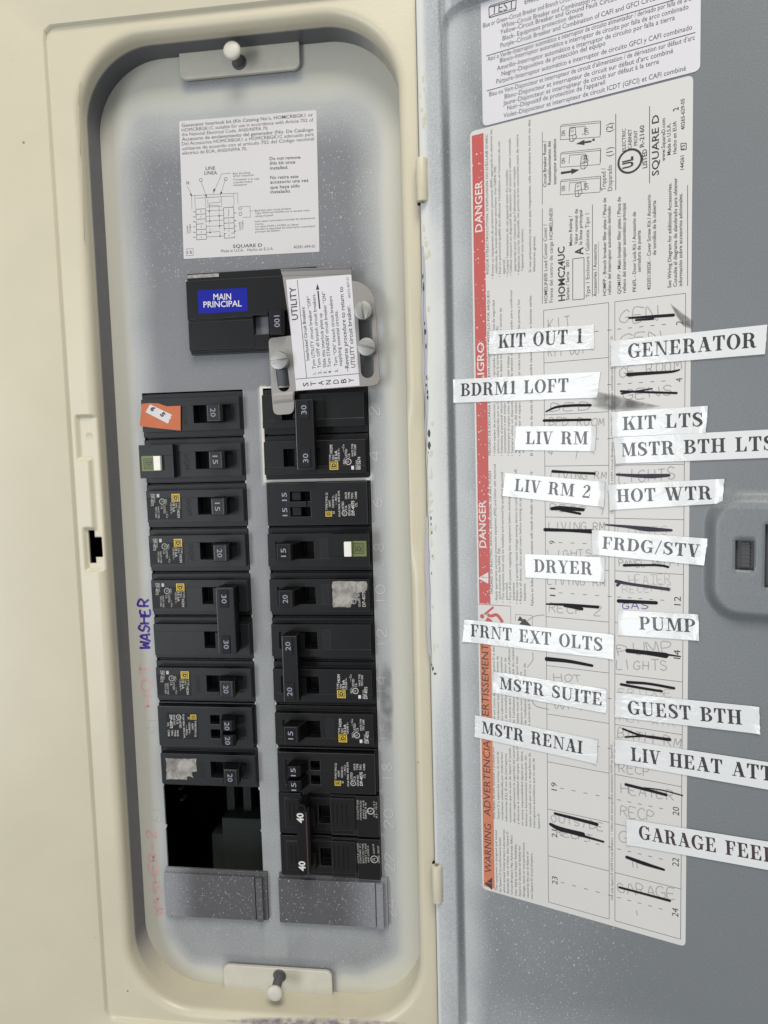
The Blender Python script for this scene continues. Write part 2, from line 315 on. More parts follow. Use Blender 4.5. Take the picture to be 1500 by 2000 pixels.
# single-stroke letters (0..4 x 0..6) for handwriting and stamped digits
ST = {'A': '0,0 2,6 4,0|.8,2.2 3.2,2.2', 'B': '0,0 0,6 2.6,5.7 3,4.5 2.4,3.3 0,3|2.4,3.3 3.7,2 3,.4 0,0', 'C': '4,5 2.4,6 .4,4.6 .2,1.8 2,0 4,1', 'D': '0,0 0,6 2.6,5.4 4,3 2.6,.5 0,0',
      'E': '3.6,6 0,6 0,0 3.6,0|0,3 2.8,3', 'F': '3.6,6 0,6 0,0|0,3 2.8,3', 'G': '3.8,5 2.4,6 .4,4.6 .2,1.6 2,0 3.8,1 3.8,2.7|2.3,2.7 4.2,2.7', 'H': '0,0 0,6|4,0 4,6|0,3 4,3', 'I': '1.5,0 1.5,6',
      'K': '0,0 0,6|3.6,6 0,2.6|1,3.4 3.8,0', 'L': '0,6 0,0 3.4,0', 'M': '0,0 .4,6 2,1.8 3.6,6 4,0', 'N': '0,0 0,6 4,0 4,6', 'O': '2,6 .3,4.6 .3,1.4 2,0 3.7,1.4 3.7,4.6 2,6', 'P': '0,0 0,6 2.8,5.8 3.6,4.4 2.6,3 0,2.8',
      'R': '0,0 0,6 2.8,5.8 3.4,4.4 2.4,3.1 0,3|1.6,3 3.8,0', 'S': '3.6,5.2 2,6 .4,4.8 1,3.4 3,2.6 3.6,1.2 2,0 .2,.8', 'T': '0,6 4,6|2,6 2,0', 'U': '0,6 .2,1.4 2,0 3.8,1.4 4,6', 'V': '0,6 2,0 4,6', 'W': '0,6 .9,0 2,4 3.1,0 4,6',
      '1': '2,0 2,6', '2': '.3,4.7 1.4,6 3.2,5.6 3.5,4.2 .2,0 3.8,0', '4': '3,0 3,6 0,2 4,2', '6': '3.2,5.8 1,4 .3,1.6 1.8,0 3.6,1.2 3.2,3 1,2.8', '8': '2,3.2 .6,4.6 2,6 3.4,4.6 2,3.2 .3,1.5 2,0 3.7,1.5 2,3.2',
      '0': '2,6 .3,4.6 .3,1.4 2,0 3.7,1.4 3.7,4.6 2,6', '3': '.4,5.4 2,6 3.4,4.6 1.6,3.2 3.6,1.6 2,0 .2,.8', '5': '3.6,6 .6,6 .5,3.4 2.4,3.8 3.7,2 2,0 .2,.7', '9': '3.4,3.2 1.6,2.6 .4,4.4 2,6 3.6,4.4 2.6,0', '-': '.6,3 3.4,3', '.': '1.4,0 1.9,.2', '/': '.6,0 3.4,6'}
def strokes(mb, s, p0, p1, h, wd, z, mi=0, jit=.25):
    p0 = Vector(p0); d = Vector(p1)-p0; n = Vector((-d.y, d.x)).normalized()*(h/6); u = d/(len(s)*5.2-1.2)
    for i, ch in enumerate(s):
        if ch not in ST: continue
        oy, ks, sl = random.uniform(-.35, .35)*jit*3, 1+random.uniform(-.12, .10)*(jit > 0), random.uniform(-.05, .12)*(jit > 0)
        for st in ST[ch].split('|'):
            P = []
            for q in st.split():
                x, y = (float(t) for t in q.split(',')); P.append(p0+u*(i*5.2+x*ks+y*sl+random.uniform(-jit, jit))+n*(y*ks+oy+random.uniform(-jit, jit)))
            mb.ribbon(P, wd, z, mi)

# bold slab-serif capitals on a 100-unit cap height
def _bar(x0, y0, x1, y1): return [(x0, y0), (x1, y0), (x1, y1), (x0, y1)]
def _ring(cx, cy, rx, ry, ix, iy, a0, a1, n=14, icx=None):
    icx = cx if icx is None else icx; out = []
    for k in range(n):
        t0, t1 = (math.radians(a0+(a1-a0)*q/n) for q in (k, k+1))
        out.append([(cx+rx*math.cos(t0), cy+ry*math.sin(t0)), (cx+rx*math.cos(t1), cy+ry*math.sin(t1)), (icx+ix*math.cos(t1), cy+iy*math.sin(t1)), (icx+ix*math.cos(t0), cy+iy*math.sin(t0))])
    return out
def _st(x, w=20, s=10, top=True, bot=True):
    o = [_bar(x, 0, x+w, 100)]
    if top: o += [_bar(x-s, 94, x+w+s, 100), [(x-4, 94), (x, 88), (x+w, 88), (x+w+4, 94)]]
    if bot: o += [_bar(x-s, 0, x+w+s, 6), [(x-4, 6), (x+w+4, 6), (x+w, 12), (x, 12)]]
    return o
def _dg(x0, x1, w, y0=0, y1=100): return [[(x0-w/2, y0), (x0+w/2, y0), (x1+w/2, y1), (x1-w/2, y1)]]
def _spine(P, n=6):
    Q = []
    for i in range(len(P)-1):
        a, b, c, d = P[max(i-1, 0)], P[i], P[i+1], P[min(i+2, len(P)-1)]
        for k in range(n):
            t = k/n; Q.append(tuple(.5*(2*b[j]+(c[j]-a[j])*t+(2*a[j]-5*b[j]+4*c[j]-d[j])*t*t+(3*b[j]-a[j]-3*c[j]+d[j])*t**3) for j in range(3)))
    Q.append(P[-1]); out = []; E = []
    for i in range(len(Q)):
        dx = Q[min(i+1, len(Q)-1)][0]-Q[max(i-1, 0)][0]; dy = Q[min(i+1, len(Q)-1)][1]-Q[max(i-1, 0)][1]; l = math.hypot(dx, dy) or 1
        w_ = Q[i][2]/2; E.append(((Q[i][0]-dy/l*w_, Q[i][1]+dx/l*w_), (Q[i][0]+dy/l*w_, Q[i][1]-dx/l*w_)))
    for a, b in zip(E, E[1:]): out.append([a[1], b[1], b[0], a[0]])
    return out
SER = {
    'I': (44, _st(12)), 'L': (76, _st(12)+[_bar(42, 0, 70, 6), [(70, 0), (70, 36), (65, 36), (54, 6)]]),
    'T': (80, _st(30, top=False)+[_bar(4, 94, 76, 100), [(4, 66), (9, 66), (20, 94), (4, 94)], [(71, 66), (76, 66), (76, 94), (60, 94)], [(26, 94), (30, 88), (50, 88), (54, 94)]]),
    'E': (80, _st(12)+[_bar(42, 0, 72, 6), [(72, 0), (72, 34), (67, 34), (56, 6)], _bar(42, 94, 68, 100), [(68, 68), (68, 100), (52, 94), (63, 68)], _bar(32, 47, 52, 53), _bar(49, 34, 54, 66)]),
    'F': (74, _st(12)+[_bar(42, 94, 68, 100), [(68, 66), (68, 100), (52, 94), (63, 66)], _bar(32, 46, 52, 52), _bar(49, 33, 54, 65)]),
    'H': (92, _st(12)+_st(60)+[_bar(32, 47, 60, 53)]), 'N': (92, [_bar(14, 0, 20, 96), _bar(2, 0, 32, 6), _bar(72, 0, 78, 100), _bar(60, 94, 90, 100), _bar(2, 94, 24, 100)]+[[(10, 98), (32, 98), (78, 0), (68, 0)]]),
    'M': (108, [_bar(14, 0, 20, 96), _bar(2, 0, 32, 6), _bar(2, 94, 26, 100), _bar(76, 94, 106, 100), _bar(66, 0, 106, 6), _bar(76, 0, 96, 100), [(12, 98), (34, 98), (58, 16), (50, 0)], [(50, 0), (58, 10), (82, 98), (76, 98)]]),
    'D': (88, _st(12)+[_bar(32, 94, 42, 100), _bar(32, 0, 42, 6)]+_ring(40, 50, 44, 50, 22, 44, -90, 90)),
    'O': (88, _ring(44, 50, 41, 52, 20, 46, 0, 360, 28)), 'P': (78, _st(12)+[_bar(32, 94, 40, 100), _bar(32, 43, 40, 49)]+_ring(40, 71.5, 34, 28.5, 14, 22.5, -90, 90)),
    'B': (82, _st(12)+[_bar(32, 94, 40, 100), _bar(32, 0, 42, 6), _bar(32, 48, 42, 54)]+_ring(40, 77, 32, 23, 13, 17, -90, 90)+_ring(42, 27, 36, 27, 16, 21, -90, 90)),
    'R': (90, _st(12)+[_bar(32, 94, 40, 100), _bar(32, 47, 44, 53)]+_ring(40, 73.5, 34, 26.5, 14, 20.5, -90, 90)+_spine([(44, 50, 8), (56, 44, 18), (62, 30, 21), (65, 12, 21), (74, 3, 12), (86, 7, 4)])),
    'U': (92, [_bar(12, 30, 32, 100), _bar(2, 94, 42, 100), _bar(70, 30, 76, 100), _bar(58, 94, 88, 100)]+_spine([(22, 32, 20), (25, 14, 19), (46, 2, 9), (66, 10, 7), (73, 32, 6)])),
    'V': (84, _dg(41, 19, 21)+_dg(42, 68, 6)+[_bar(2, 94, 42, 100), _bar(54, 94, 82, 100)]), 'Y': (84, [_bar(32, 0, 52, 46), _bar(20, 0, 64, 6), _bar(2, 94, 40, 100), _bar(54, 94, 82, 100), [(10, 97), (32, 97), (52, 44), (32, 44)], [(46, 44), (52, 46), (71, 97), (65, 97)]]),
    'W': (124, _dg(40, 18, 21)+_dg(41, 63, 6)+_dg(82, 60, 21)+_dg(84, 108, 6)+[_bar(2, 94, 40, 100), _bar(46, 94, 80, 100), _bar(94, 94, 122, 100)]), 'X': (88, _dg(68, 20, 23)+_dg(14, 70, 6)+[_bar(2, 0, 32, 6), _bar(48, 0, 88, 6), _bar(2, 94, 42, 100), _bar(56, 94, 84, 100)]),
    'A': (88, _dg(14, 42, 6)+_dg(68, 42, 23)+[_bar(2, 0, 30, 6), _bar(48, 0, 88, 6), _bar(24, 30, 58, 36)]), 'K': (90, _st(12)+_dg(34, 72, 6, 38, 97)+[[(42, 50), (56, 68), (84, 3), (60, 3)], _bar(58, 94, 88, 100), _bar(50, 0, 90, 6)]),
    'S': (70, _spine([(57, 70, 3), (55, 85, 6), (36, 97, 9), (17, 86, 17), (18, 66, 20), (36, 52, 22), (52, 38, 21), (56, 20, 18), (38, 4, 10), (18, 8, 6), (9, 30, 3)])+[_bar(56, 66, 61, 98), _bar(6, 2, 11, 36)]),
    'G': (92, _ring(46, 50, 42, 52, 20, 46, 38, 318, 24)+[_bar(62, 4, 80, 42), _bar(48, 38, 90, 44), _bar(74, 66, 79, 99), _bar(78, 66, 80, 80)]),
    '1': (58, _st(22, top=False)+[[(10, 84), (24, 88), (42, 100), (22, 100)]]), '2': (70, _spine([(16, 76, 17), (22, 92, 8), (38, 97, 9), (52, 84, 17), (48, 62, 18), (28, 36, 9), (12, 10, 6)])+[_bar(8, 0, 58, 15), [(52, 0), (58, 0), (63, 32), (58, 32)]]),
    '/': (50, [[(2, -6), (9, -6), (46, 106), (39, 106)]]), ' ': (46, []),
}
def serif(mb, s, p0, p1, cap, z, mi=0):
    p0 = Vector(p0); d = Vector(p1)-p0; W = sum(SER[c][0]+4 for c in s)-4; n = Vector((-d.y, d.x)).normalized()*(cap/100); u = d/W; x = 0; k = 0
    for c in s:
        for pl in SER[c][1]:
            k += 1; mb.face([mb.vert(*(p0+u*(x+px)+n*py), z+.003*(k % 4)) for px, py in pl], mi)
        x += SER[c][0]+4
def dlogo(mb, x0, x1, y0, y1, z, mi, mj):
    """square-in-square D emblem; letters' up direction is +x (label reads down)"""
    mb.box(x0, x1, y0, y1, z-.03, z, mi); a = (x1-x0)
    def B(p, q, r, t, zz, m): mb.poly([(x0+a*p, y1-a*t), (x0+a*q, y1-a*t), (x0+a*q, y1-a*r), (x0+a*p, y1-a*r)], zz, m)
    B(.12, .88, .12, .88, z+.02, mj); B(.20, .80, .20, .80, z+.04, mi)
    P = [(.27, .28), (.73, .28), (.73, .55), (.62, .72), (.38, .72), (.27, .55)]
    mb.poly([(x0+a*p, y1-a*q) for p, q in P], z+.06, mj)
    Q = [(.40, .42), (.60, .42), (.60, .52), (.55, .60), (.45, .60), (.40, .52)]
    mb.poly([(x0+a*p, y1-a*q) for p, q in Q], z+.08, mi)
def circle_mark(mb, c, r, wd, z, mi):
    n = 24; mb.loft([[(c[0]+q*math.cos(2*math.pi*i/n), c[1]+q*math.sin(2*math.pi*i/n), z) for i in range(n)] for q in (r-wd, r)], mi, (False, False))

# ================================================================== setting
wl = MB(); wl.box(-2500, 2500, -2000, 2000, -95, -93); o = wl.build('wall', M['wall'], None, PANEL); o['kind'] = 'structure'
o['label'] = 'painted wall behind the breaker panel'
def sm(a, b, x): t = min(1, max(0, (x-a)/(b-a))); return t*t*(3-2*t)
def nz(x, y, s, k=0.0): return noise.noise(Vector((x*s, y*s, k)))
def span(a, b, st): n = max(1, int(round((b-a)/st))); return [a+(b-a)*i/n for i in range(n+1)]
def grid(marks, st):
    marks = sorted(set(marks)); out = []
    for a, b in zip(marks, marks[1:]): out += span(a, b, st)[:-1]
    return out+[marks[-1]]

# ================================================================== panel cover
cover = thing('breaker_panel_cover', 'beige sprayed metal cover with rounded recess around the circuit breakers', 'panel cover')
RX0, RX1, RY0, RY1, RR = -99.5, 67.5, -349.5, 179.5, 38.0
CX0, CX1, CY0, CY1, CRR = -114.2, 81.5, -356.5, 187.6, 4.0
ROUND, HSEAT = 4.6, 22.0
lefty = grid([RY0+RR, -100, -95, -91.3, -88, -77, -73.2, -5, RY1-RR], 99)
lefty = []
for a, b, st in ((RY0+RR, -97.3, 6), (-97.3, -91.3, .75), (-91.3, -88, .8), (-88, -77, .9), (-77, -73.2, .75), (-73.2, -36, .9), (-36, -8, .75), (-8, RY1-RR, 6)): lefty += span(a, b, st)[:-1]
lefty.append(RY1-RR)
NA = 22
def arc(cx, cy, a0): return [('a', cx, cy, math.radians(a0+90*i/NA)) for i in range(1, NA)]
outline = [('s', None, y, -1) for y in lefty[::-1]]                                  # left side, going down
outline += arc(RX0+RR, RY0+RR, 180)
outline += [('b', x, None, -1) for x in span(RX0+RR, RX1-RR, 6)]+arc(RX1-RR, RY0+RR, 270)
outline += [('s', None, y, 1) for y in span(RY0+RR, RY1-RR, 8)]+arc(RX1-RR, RY1-RR, 0)
outline += [('b', x, None, 1) for x in span(RX1-RR, RX0+RR, 6)]+arc(RX0+RR, RY1-RR, 90)
def off_ring(d):
    r = []
    for k, a, b, c in outline:
        if k == 's': r.append(((RX1+d) if c > 0 else (RX0-d), b))
        elif k == 'b': r.append((a, (RY1+d) if c > 0 else (RY0-d)))
        else: r.append((a+(RR+d)*math.cos(c), b+(RR+d)*math.sin(c)))
    return r
def rect_ring(x0, x1, y0, y1, cr):
    """same number of points on a sharper rounded rectangle; arcs map by arc length round its corner"""
    r = []
    for k, a, b, c in outline:
        if k == 's': r.append((x1 if c > 0 else x0, b))
        elif k == 'b': r.append((a, y1 if c > 0 else y0))
        else:
            q = int((c+1e-6)//(math.pi/2)) % 4; t = (c-q*math.pi/2)/(math.pi/2)
            K = [(x1, y1), (x0, y1), (x0, y0), (x1, y0)][q]
            A = [(x1, b), (a, y1), (x0, b), (a, y0)][q]; B = [(a, y1), (x0, b), (a, y0), (x1, b)][q]
            K, A, B = Vector(K), Vector(A), Vector(B); la, lb = (K-A).length-cr, (B-K).length-cr; lc = cr*math.pi/2; s_ = t*(la+lb+lc)
            da, db = (K-A).normalized(), (B-K).normalized()
            if s_ <= la: p = A+da*s_
            elif s_ >= la+lc: p = B-db*(la+lb+lc-s_)
            else: th = (s_-la)/cr; p = K-da*cr+db*cr - db*cr*math.cos(th) + da*cr*math.sin(th)
            r.append((p.x, p.y))
    return r
def pocket(x, y):
    def bx(x0, y0, y1): return sm(x0-.7, x0+.7, x)*sm(y0-.7, y0+.7, y)*(1-sm(y1-.7, y1+.7, y))
    m = max(bx(-111, -34, -11), bx(-104.8, -74, -32), bx(-110.6, -95, -72.2))
    dim = math.hypot(x+105.2, y+21.6); return m, .55*(1-sm(.9, 1.6, dim))
fr = MB()
ringsC = rect_ring(CX0, CX1, CY0, CY1, CRR); r_start = off_ring(ROUND)
rings = [(rect_ring(-330, 112, -520, 330, 4), 24.0), (rect_ring(CX0-1.4, CX1+1.4, CY0-1.4, CY1+1.4, CRR+1.4), 24.0), (rect_ring(CX0-1.0, CX1+1, CY0-1.0, CY1+1.0, CRR+1), 23.85),
         (rect_ring(CX0-.3, CX1+.3, CY0-.3, CY1+.3, CRR+.3), 22.25), (ringsC, 22.0)]
for k in range(1, 14):
    t = k/14; rings.append(([(a[0]*(1-t)+b[0]*t, a[1]*(1-t)+b[1]*t) for a, b in zip(ringsC, r_start)], HSEAT))
for k in range(0, 9):
    th = math.radians(90*k/8); rings.append((off_ring(ROUND*(1-math.sin(th))), HSEAT-ROUND*(1-math.cos(th))))
for z in (16.4, 15.4, 14.6, 13.8, 13, 12.2, 11.4, 9, 6, 3, .05): rings.append((off_ring(0), z))
n = len(outline); base = []
for ri, (pts, z) in enumerate(rings):
    row = []
    for i, (x, y) in enumerate(pts):
        zz = z; k, a, b, c = outline[i]
        m, dm = pocket(x, y)
        if ri >= 5 and z > 17 and m > 0: zz = min(z, HSEAT-1.9*m-dm*m)
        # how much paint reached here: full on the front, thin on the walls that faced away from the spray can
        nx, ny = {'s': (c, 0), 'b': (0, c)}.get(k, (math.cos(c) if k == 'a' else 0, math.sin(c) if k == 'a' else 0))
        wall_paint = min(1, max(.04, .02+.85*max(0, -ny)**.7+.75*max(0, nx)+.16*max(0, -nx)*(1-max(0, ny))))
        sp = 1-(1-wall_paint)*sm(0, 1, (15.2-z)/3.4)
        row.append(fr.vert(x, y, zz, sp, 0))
    base.append(row)
slot = lambda x, y: (-109.4 < x < -105.3 and -91.3 < y < -73.2) or (-105.4 < x < -101.9 and -88 < y < -77)
hole_e = {}
for k in range(len(base)-1):
    for i in range(n):
        q = (base[k][i], base[k][(i+1) % n], base[k+1][(i+1) % n], base[k+1][i])
        cx_ = sum(fr.v[j][0] for j in q)/4; cy_ = sum(fr.v[j][1] for j in q)/4
        if k > 4 and slot(cx_, cy_):
            for a, b in zip(q, q[1:]+q[:1]): hole_e[(a, b)] = 1
            continue
        fr.face(q, 0, True)
low = {}
for (a, b) in [e for e in hole_e if (e[1], e[0]) not in hole_e]:                   # sheet-metal edge of the slot
    for j in (a, b):
        if j not in low: x, y, z = fr.v[j]; low[j] = fr.vert(x, y, z-1.3, .2, 0)
    fr.face((a, b, low[b], low[a]))
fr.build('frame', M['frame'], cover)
bk = MB(); bk.box(-118, -100.2, -102, -64, -32, -30); bk.box(-118, -117, -102, -64, -30, 18); bk.box(-117, -100.6, -65, -64, -30, 15); bk.box(-117, -100.6, -102, -101, -30, 15); bk.box(-101.2, -100.2, -101, -65, -30, 12); bk.build('slot_dark_box', M['hole'], cover)  # black box added behind the latch slot to keep its inside dark

# dead front: grid with the breaker openings, overspray thinning towards the middle
XL, XR, OW = -83.49, 45.29, 58.65
OT, OB = 1.9, -279.2
BARY0, BARY1 = -49.9, -47.6
def spray_dead(x, y):
    dl, dr, dtp, db = x-RX0, RX1-x, RY1-y, y-RY0
    e = 10+5*nz(x, y, .03, 2)
    lw = 1-sm(-10, 60, y)
    n1_, n2_ = nz(x, y, .025), nz(x, y, .06, 5)
    fl_ = 1-sm(4, 30+2*lw+5*n1_+2*n2_, dl)
    fr_ = 1-sm(4, 32+3*lw+5*n1_+2*n2_, dr)
    ft_ = 1-sm(14, 60+7*n1_+3*n2_, dtp); fb_ = 1-sm(4, 28, db)
    s = 1-(1-fl_)*(1-fr_)*(1-ft_)*(1-fb_)
    s = max(s, (.36+.12*nz(x, y, .05, 3))*(1-sm(-312, -290, y)))
    cxn = min(dl, dr); cyn = min(dtp, db)
    q_ = math.hypot(max(0, 46-cxn), max(0, 46-cyn)); s = max(s, .95*sm(20, 44, q_+3*nz(x, y, .04, 7))*(1 if min(cxn, cyn) < 46 else 0)*(1 if cxn < 46 and cyn < 46 else 0))
    s = max(.04, s)
    if y < -100: s = max(s, .26*sm(-100, -330, y)+.05) if y < -300 else max(s, .10*sm(-60, -260, y))
    if -26.5 < x < -12 and y < 0: s = max(s, .20+.25*sm(-60, -250, y)+.12*nz(x, y, .06, 9))      # tie strip: thin worn paint
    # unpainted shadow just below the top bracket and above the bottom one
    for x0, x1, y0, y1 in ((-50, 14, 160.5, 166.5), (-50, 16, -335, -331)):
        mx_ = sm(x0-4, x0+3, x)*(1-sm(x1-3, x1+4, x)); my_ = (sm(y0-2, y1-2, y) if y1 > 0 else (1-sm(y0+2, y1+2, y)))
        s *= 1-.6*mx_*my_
    if XR+.1 > x > XR-60 and BARY0-.1 <= y <= BARY1+.1: s = .93
    if -15.2 < x < -12.9 and BARY0 <= y < 4: s = .9
    return (min(1, s), 1.0 if (y > 60 or y < -270) else .25)
XH = [(XL, XL+OW, OT, OB-26), (XR-OW, XR, OT, BARY1), (XR-OW, XR, BARY0, OB-26), (-53.2, 20.5, 20.2, 65.8)]
xs = grid([-103, XL, XL+OW, XR-OW-1.2, XR-OW, XR, -53.2, 20.5, 71], 2.2); ys = grid([-353, OT, OB-26, BARY0, BARY1, 20.2, 65.8, 183], 2.2)
def dead_h(x, y):
    for x0, x1, y1, y0 in XH:
        if x0 < x < x1 and y0 < y < y1: return None
    return 0.0
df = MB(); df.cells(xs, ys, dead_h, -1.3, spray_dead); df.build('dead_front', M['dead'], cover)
en = MB()   # the enclosure behind: dark box with a dim back plate and bus parts
en.box(-112, 76, -356, 186, -91, -90, 0)
for x0, x1, y0, y1 in ((-112, -110, -356, 186), (74, 76, -356, 186), (-110, 74, -356, -354), (-110, 74, 184, 186)): en.box(x0, x1, y0, y1, -90, -2, 0)
en.box(-60, -18, -320, -262, -45, -30, 1); en.box(-68, -60, -320, -274, -48, -32, 1)
for q in ((-79.5, -236), (-79, -243)): en.box(q[0]-.8, q[0]+.8, q[1]-.7, q[1]+.7, -20, -14, 1)
for k in range(4): en.box(-60+k*11, -55+k*11, -262, -246+3*(k % 2), -46, -40, 1)
en.build('enclosure_interior', [M['hole'], M['bus']], cover)
# torn metal nicks left where the twist-outs were removed
for i in range(1, 11):
    y = -25.4*i+1.6
    for x, sg in ((XL+OW, -1), (XR-OW, 1), (XL, 1)):
        if sg == 1 and x > -20 and i < 3: continue
        h = random.uniform(.3, .75); nk = MB(); nk.prism([(x-.02*sg, y-1.3), (x+sg*h, y-.35), (x+sg*h*.9, y+.4), (x-.02*sg, y+1.2)][::sg], -1.2, .25); nk.build('knockout_nick', M['bracket'], cover, bevel=.1)
m = MB()      # bright cut edge round the opening of the double breaker
x0_, y0_ = XR-OW, BARY1
m.box(x0_-1.5, x0_+.1, BARY0, OT+1.1, .02, .4); m.box(x0_+.1, XR-.6, BARY0, BARY1, .02, .4); m.box(x0_+.1, XR-26, OT, OT+1.0, .02, .4)
m.build('bare_edge', mat('bright_cut_edge', (.66, .645, .58), .4, var=.15, vscale=200), cover, bevel=.15)
# brackets with their screws
def bracket(y0, y1, up):
    m = MB(); P = []
    for cx, cy, a0 in ((11.0, y1-3.6, 0), (-47.2, y1-3.6, 90), (-47.2, y0+3.6, 180), (11.0, y0+3.6, 270)):
        P += [(cx+3.6*math.cos(math.radians(a0+15*k)), cy+3.6*math.sin(math.radians(a0+15*k))) for k in range(7)]
    m.prism(P, 1.0, 3.2); m.build('bracket', M['bracket'], cover, bevel=.5, seg=3)
bracket(166.2, 184, 1); bracket(-354, -335.0, -1)
def cover_screw(x, y, top, dx):
    m = MB(); m.cyl(x, y, 3.2, 3.9, 4.0, 3.6); m.cyl(x, y, 3.8, top-1.5, 2.4, shift=(dx, 0))
    for k in range(int((top-6)/1.3)): m.cyl(x+dx*k*1.3/(top-4), y, 4.2+k*1.3, 4.8+k*1.3, 2.75, 2.5)
    s_ = m.build('screw', M['pin'], cover)
    h = MB(); x += dx; h.cyl(x, y, top-2.8, top-1, 3.2, 4.6, n=36); h.cyl(x, y, top-1, top-.2, 4.65, 4.6, n=36, dome=1.7); h.build('knob', M['bracket'], s_)
cover_screw(-17.9, 172.2, 14.8, 0); cover_screw(-16.6, -339.3, 17.2, .9)
# stamped numbers, relief shade and highlight painted as grey and pale strokes, beside the right-hand column, and marker writing on the left edge
for i in range(12):
    v = ((803, 732), (891, 733), (983, 738), (1070, 741), (1163, 744), (1248, 747), (1340, 746), (1432, 750), (1510, 757), (1600, 760), (1685, 762), (1775, 765))[i]
    c = pan(v[1], v[0]); d = str(2*i+2); L = 5.2 if len(d) == 1 else 11; nm = MB()
    for q, k in ((.22, 0), (-.22, 1)): strokes(nm, d, c+Vector((2.6+q, -L/2-q)), c+Vector((2.6+q, L/2-q)), 5.4, .30, .03+.01*k, k, 0)
    nm.build('stamped_number', [M['number_shade'], M['paper']], cover)
for y, d in ((1415, '15'), (1590, '19')):
    c = pan(297 if d == '15' else 306, y); nm = MB()
    for q, k in ((.22, 0), (-.22, 1)): strokes(nm, d, c+Vector((-2.6+q, 5-q)), c+Vector((-2.6+q, -5-q)), 5, .25, .03+.01*k, k, 0)
    nm.build('stamped_number', [M['number_shade'], M['paper']], cover)
def write(mi, s_, a, b, h, wd, lab):
    mk = MB(); strokes(mk, s_, pan(*a), pan(*b), h, wd, .06, 0, .4); mk.build('marker_writing', M[mi], cover, label=lab)
write('purple', 'WASHER', (293, 1268), (291, 1172), 5.8, 1.35, 'purple handwriting on the left of the breakers')
write('pink', 'HOT', (300, 1380), (291, 1298), 6.0, 1.3, 'faded pink handwriting below the purple word')
write('pink', 'WASHER-2', (318, 1788), (302, 1622), 5.5, 1.3, 'faded pink handwriting on the lower left edge')
def soft_patch(m, Q, z, fade=((.5, .55), (.8, .35), (1.08, 0))):
    c = sum(Q, Vector((0, 0)))/len(Q); n_ = len(Q); rg = [[m.vert(*(c+(q-c)*r), z, a) for q in Q] for r, a in fade]; cc = m.vert(c.x, c.y, z, fade[0][1])
    for i in range(n_):
        m.face((cc, rg[0][(i+1) % n_], rg[0][i]))
        for k in range(len(rg)-1): m.face((rg[k][i], rg[k][(i+1) % n_], rg[k+1][(i+1) % n_], rg[k+1][i]))
m = MB(); soft_patch(m, [pan(u, v) for u, v in ((744, 1300), (752, 1292), (764, 1300), (768, 1350), (769, 1400), (766, 1450), (756, 1458), (746, 1440), (742, 1390), (741, 1340))], .05); m.build('pencil_smudge', M['smudge'], cover)
m = MB(); soft_patch(m, [pan(u, v, HSEAT) for u, v in ((440, 1993), (500, 1988), (600, 1986), (700, 1990), (785, 1998), (700, 2004), (600, 2006), (500, 2003))], HSEAT+.06, ((.5, .8), (.85, .5), (1.1, 0))); m.build('scuff_mark', M['scuff'], cover)
for u0, v0, u1, v1 in ((155, 160, 153, 205), (153, 205, 157, 303), (158, 306, 165, 470)):
    a, b = pan(u0, v0, HSEAT), pan(u1, v1, HSEAT); m = MB(); m.loft([[(p.x-.16, p.y, HSEAT), (p.x, p.y, HSEAT+.16), (p.x+.16, p.y, HSEAT)] for p in (a, (a+b)/2+Vector((.12, 0)), b)], smooth=True); m.build('paint_run', M['beige'], cover)
# filler plates
def filler(name, x0, x1, lab, flip):
    t = thing(name, lab, 'filler plate', PANEL, (x0, -277.6, 0), 0, 'filler plates under the breakers'); W = x1-x0; m = MB()
    def at(x, y): return ((.05+.75*(1-sm(0, 22, x)) if flip else .05+.62*sm(W-30, W-3, x)), 1.0)
    def H(x, y):
        if y > -1.6: return 1.4
        return 4.6 if W-6.2 < x < W-2.3 else (2.4 if x > W-2.3 else (3.6 if x < W-7 else 2.2))
    m.cells(grid([0, W-7, W-6.2, W-2.3, W], 2.5), grid([-28.2, -1.6, .6], 2.2), H, 0.06, at); m.build('plate', M['filler'], t, bevel=.25)
    for q in (2, W-6): k = MB(); k.box(q, q+.5, -30.6, -28.3, .05, .5); k.build('clip_tab', M['hole'], t)
filler('filler_plate', XL-1.0, -22.2, 'dark filler plate with paint specks below the empty breaker slot', True)
filler('filler_plate.001', XR-OW-1.6, 48.6, 'dark speckled filler plate below the breaker marked 40', False)

# ================================================================== circuit breakers
def yc(i): return -25.4*(i-.5)+1.6
def bframe(side, i):
    if side == 'L': return PANEL @ Matrix.Translation(Vector((XL, yc(i), 0))*.001)
    return PANEL @ Matrix.Translation(Vector((XR, yc(i), 0))*.001) @ Matrix.Rotation(math.pi, 4, 'Z')
def ext_y(m, prof, y0, y1, mi=0):
    m.loft([[(x, y, z) for x, z in prof] for y in (y1, y0)], mi)
HANDLE = [(38.4, 0), (41.9, 12.6), (43.0, 14.2), (50.2, 14.4), (51.3, 13.2), (50.6, 8), (49.6, 4.5), (49.0, 0)]
def shift(prof, dx): return [(x+dx, z) for x, z in prof]
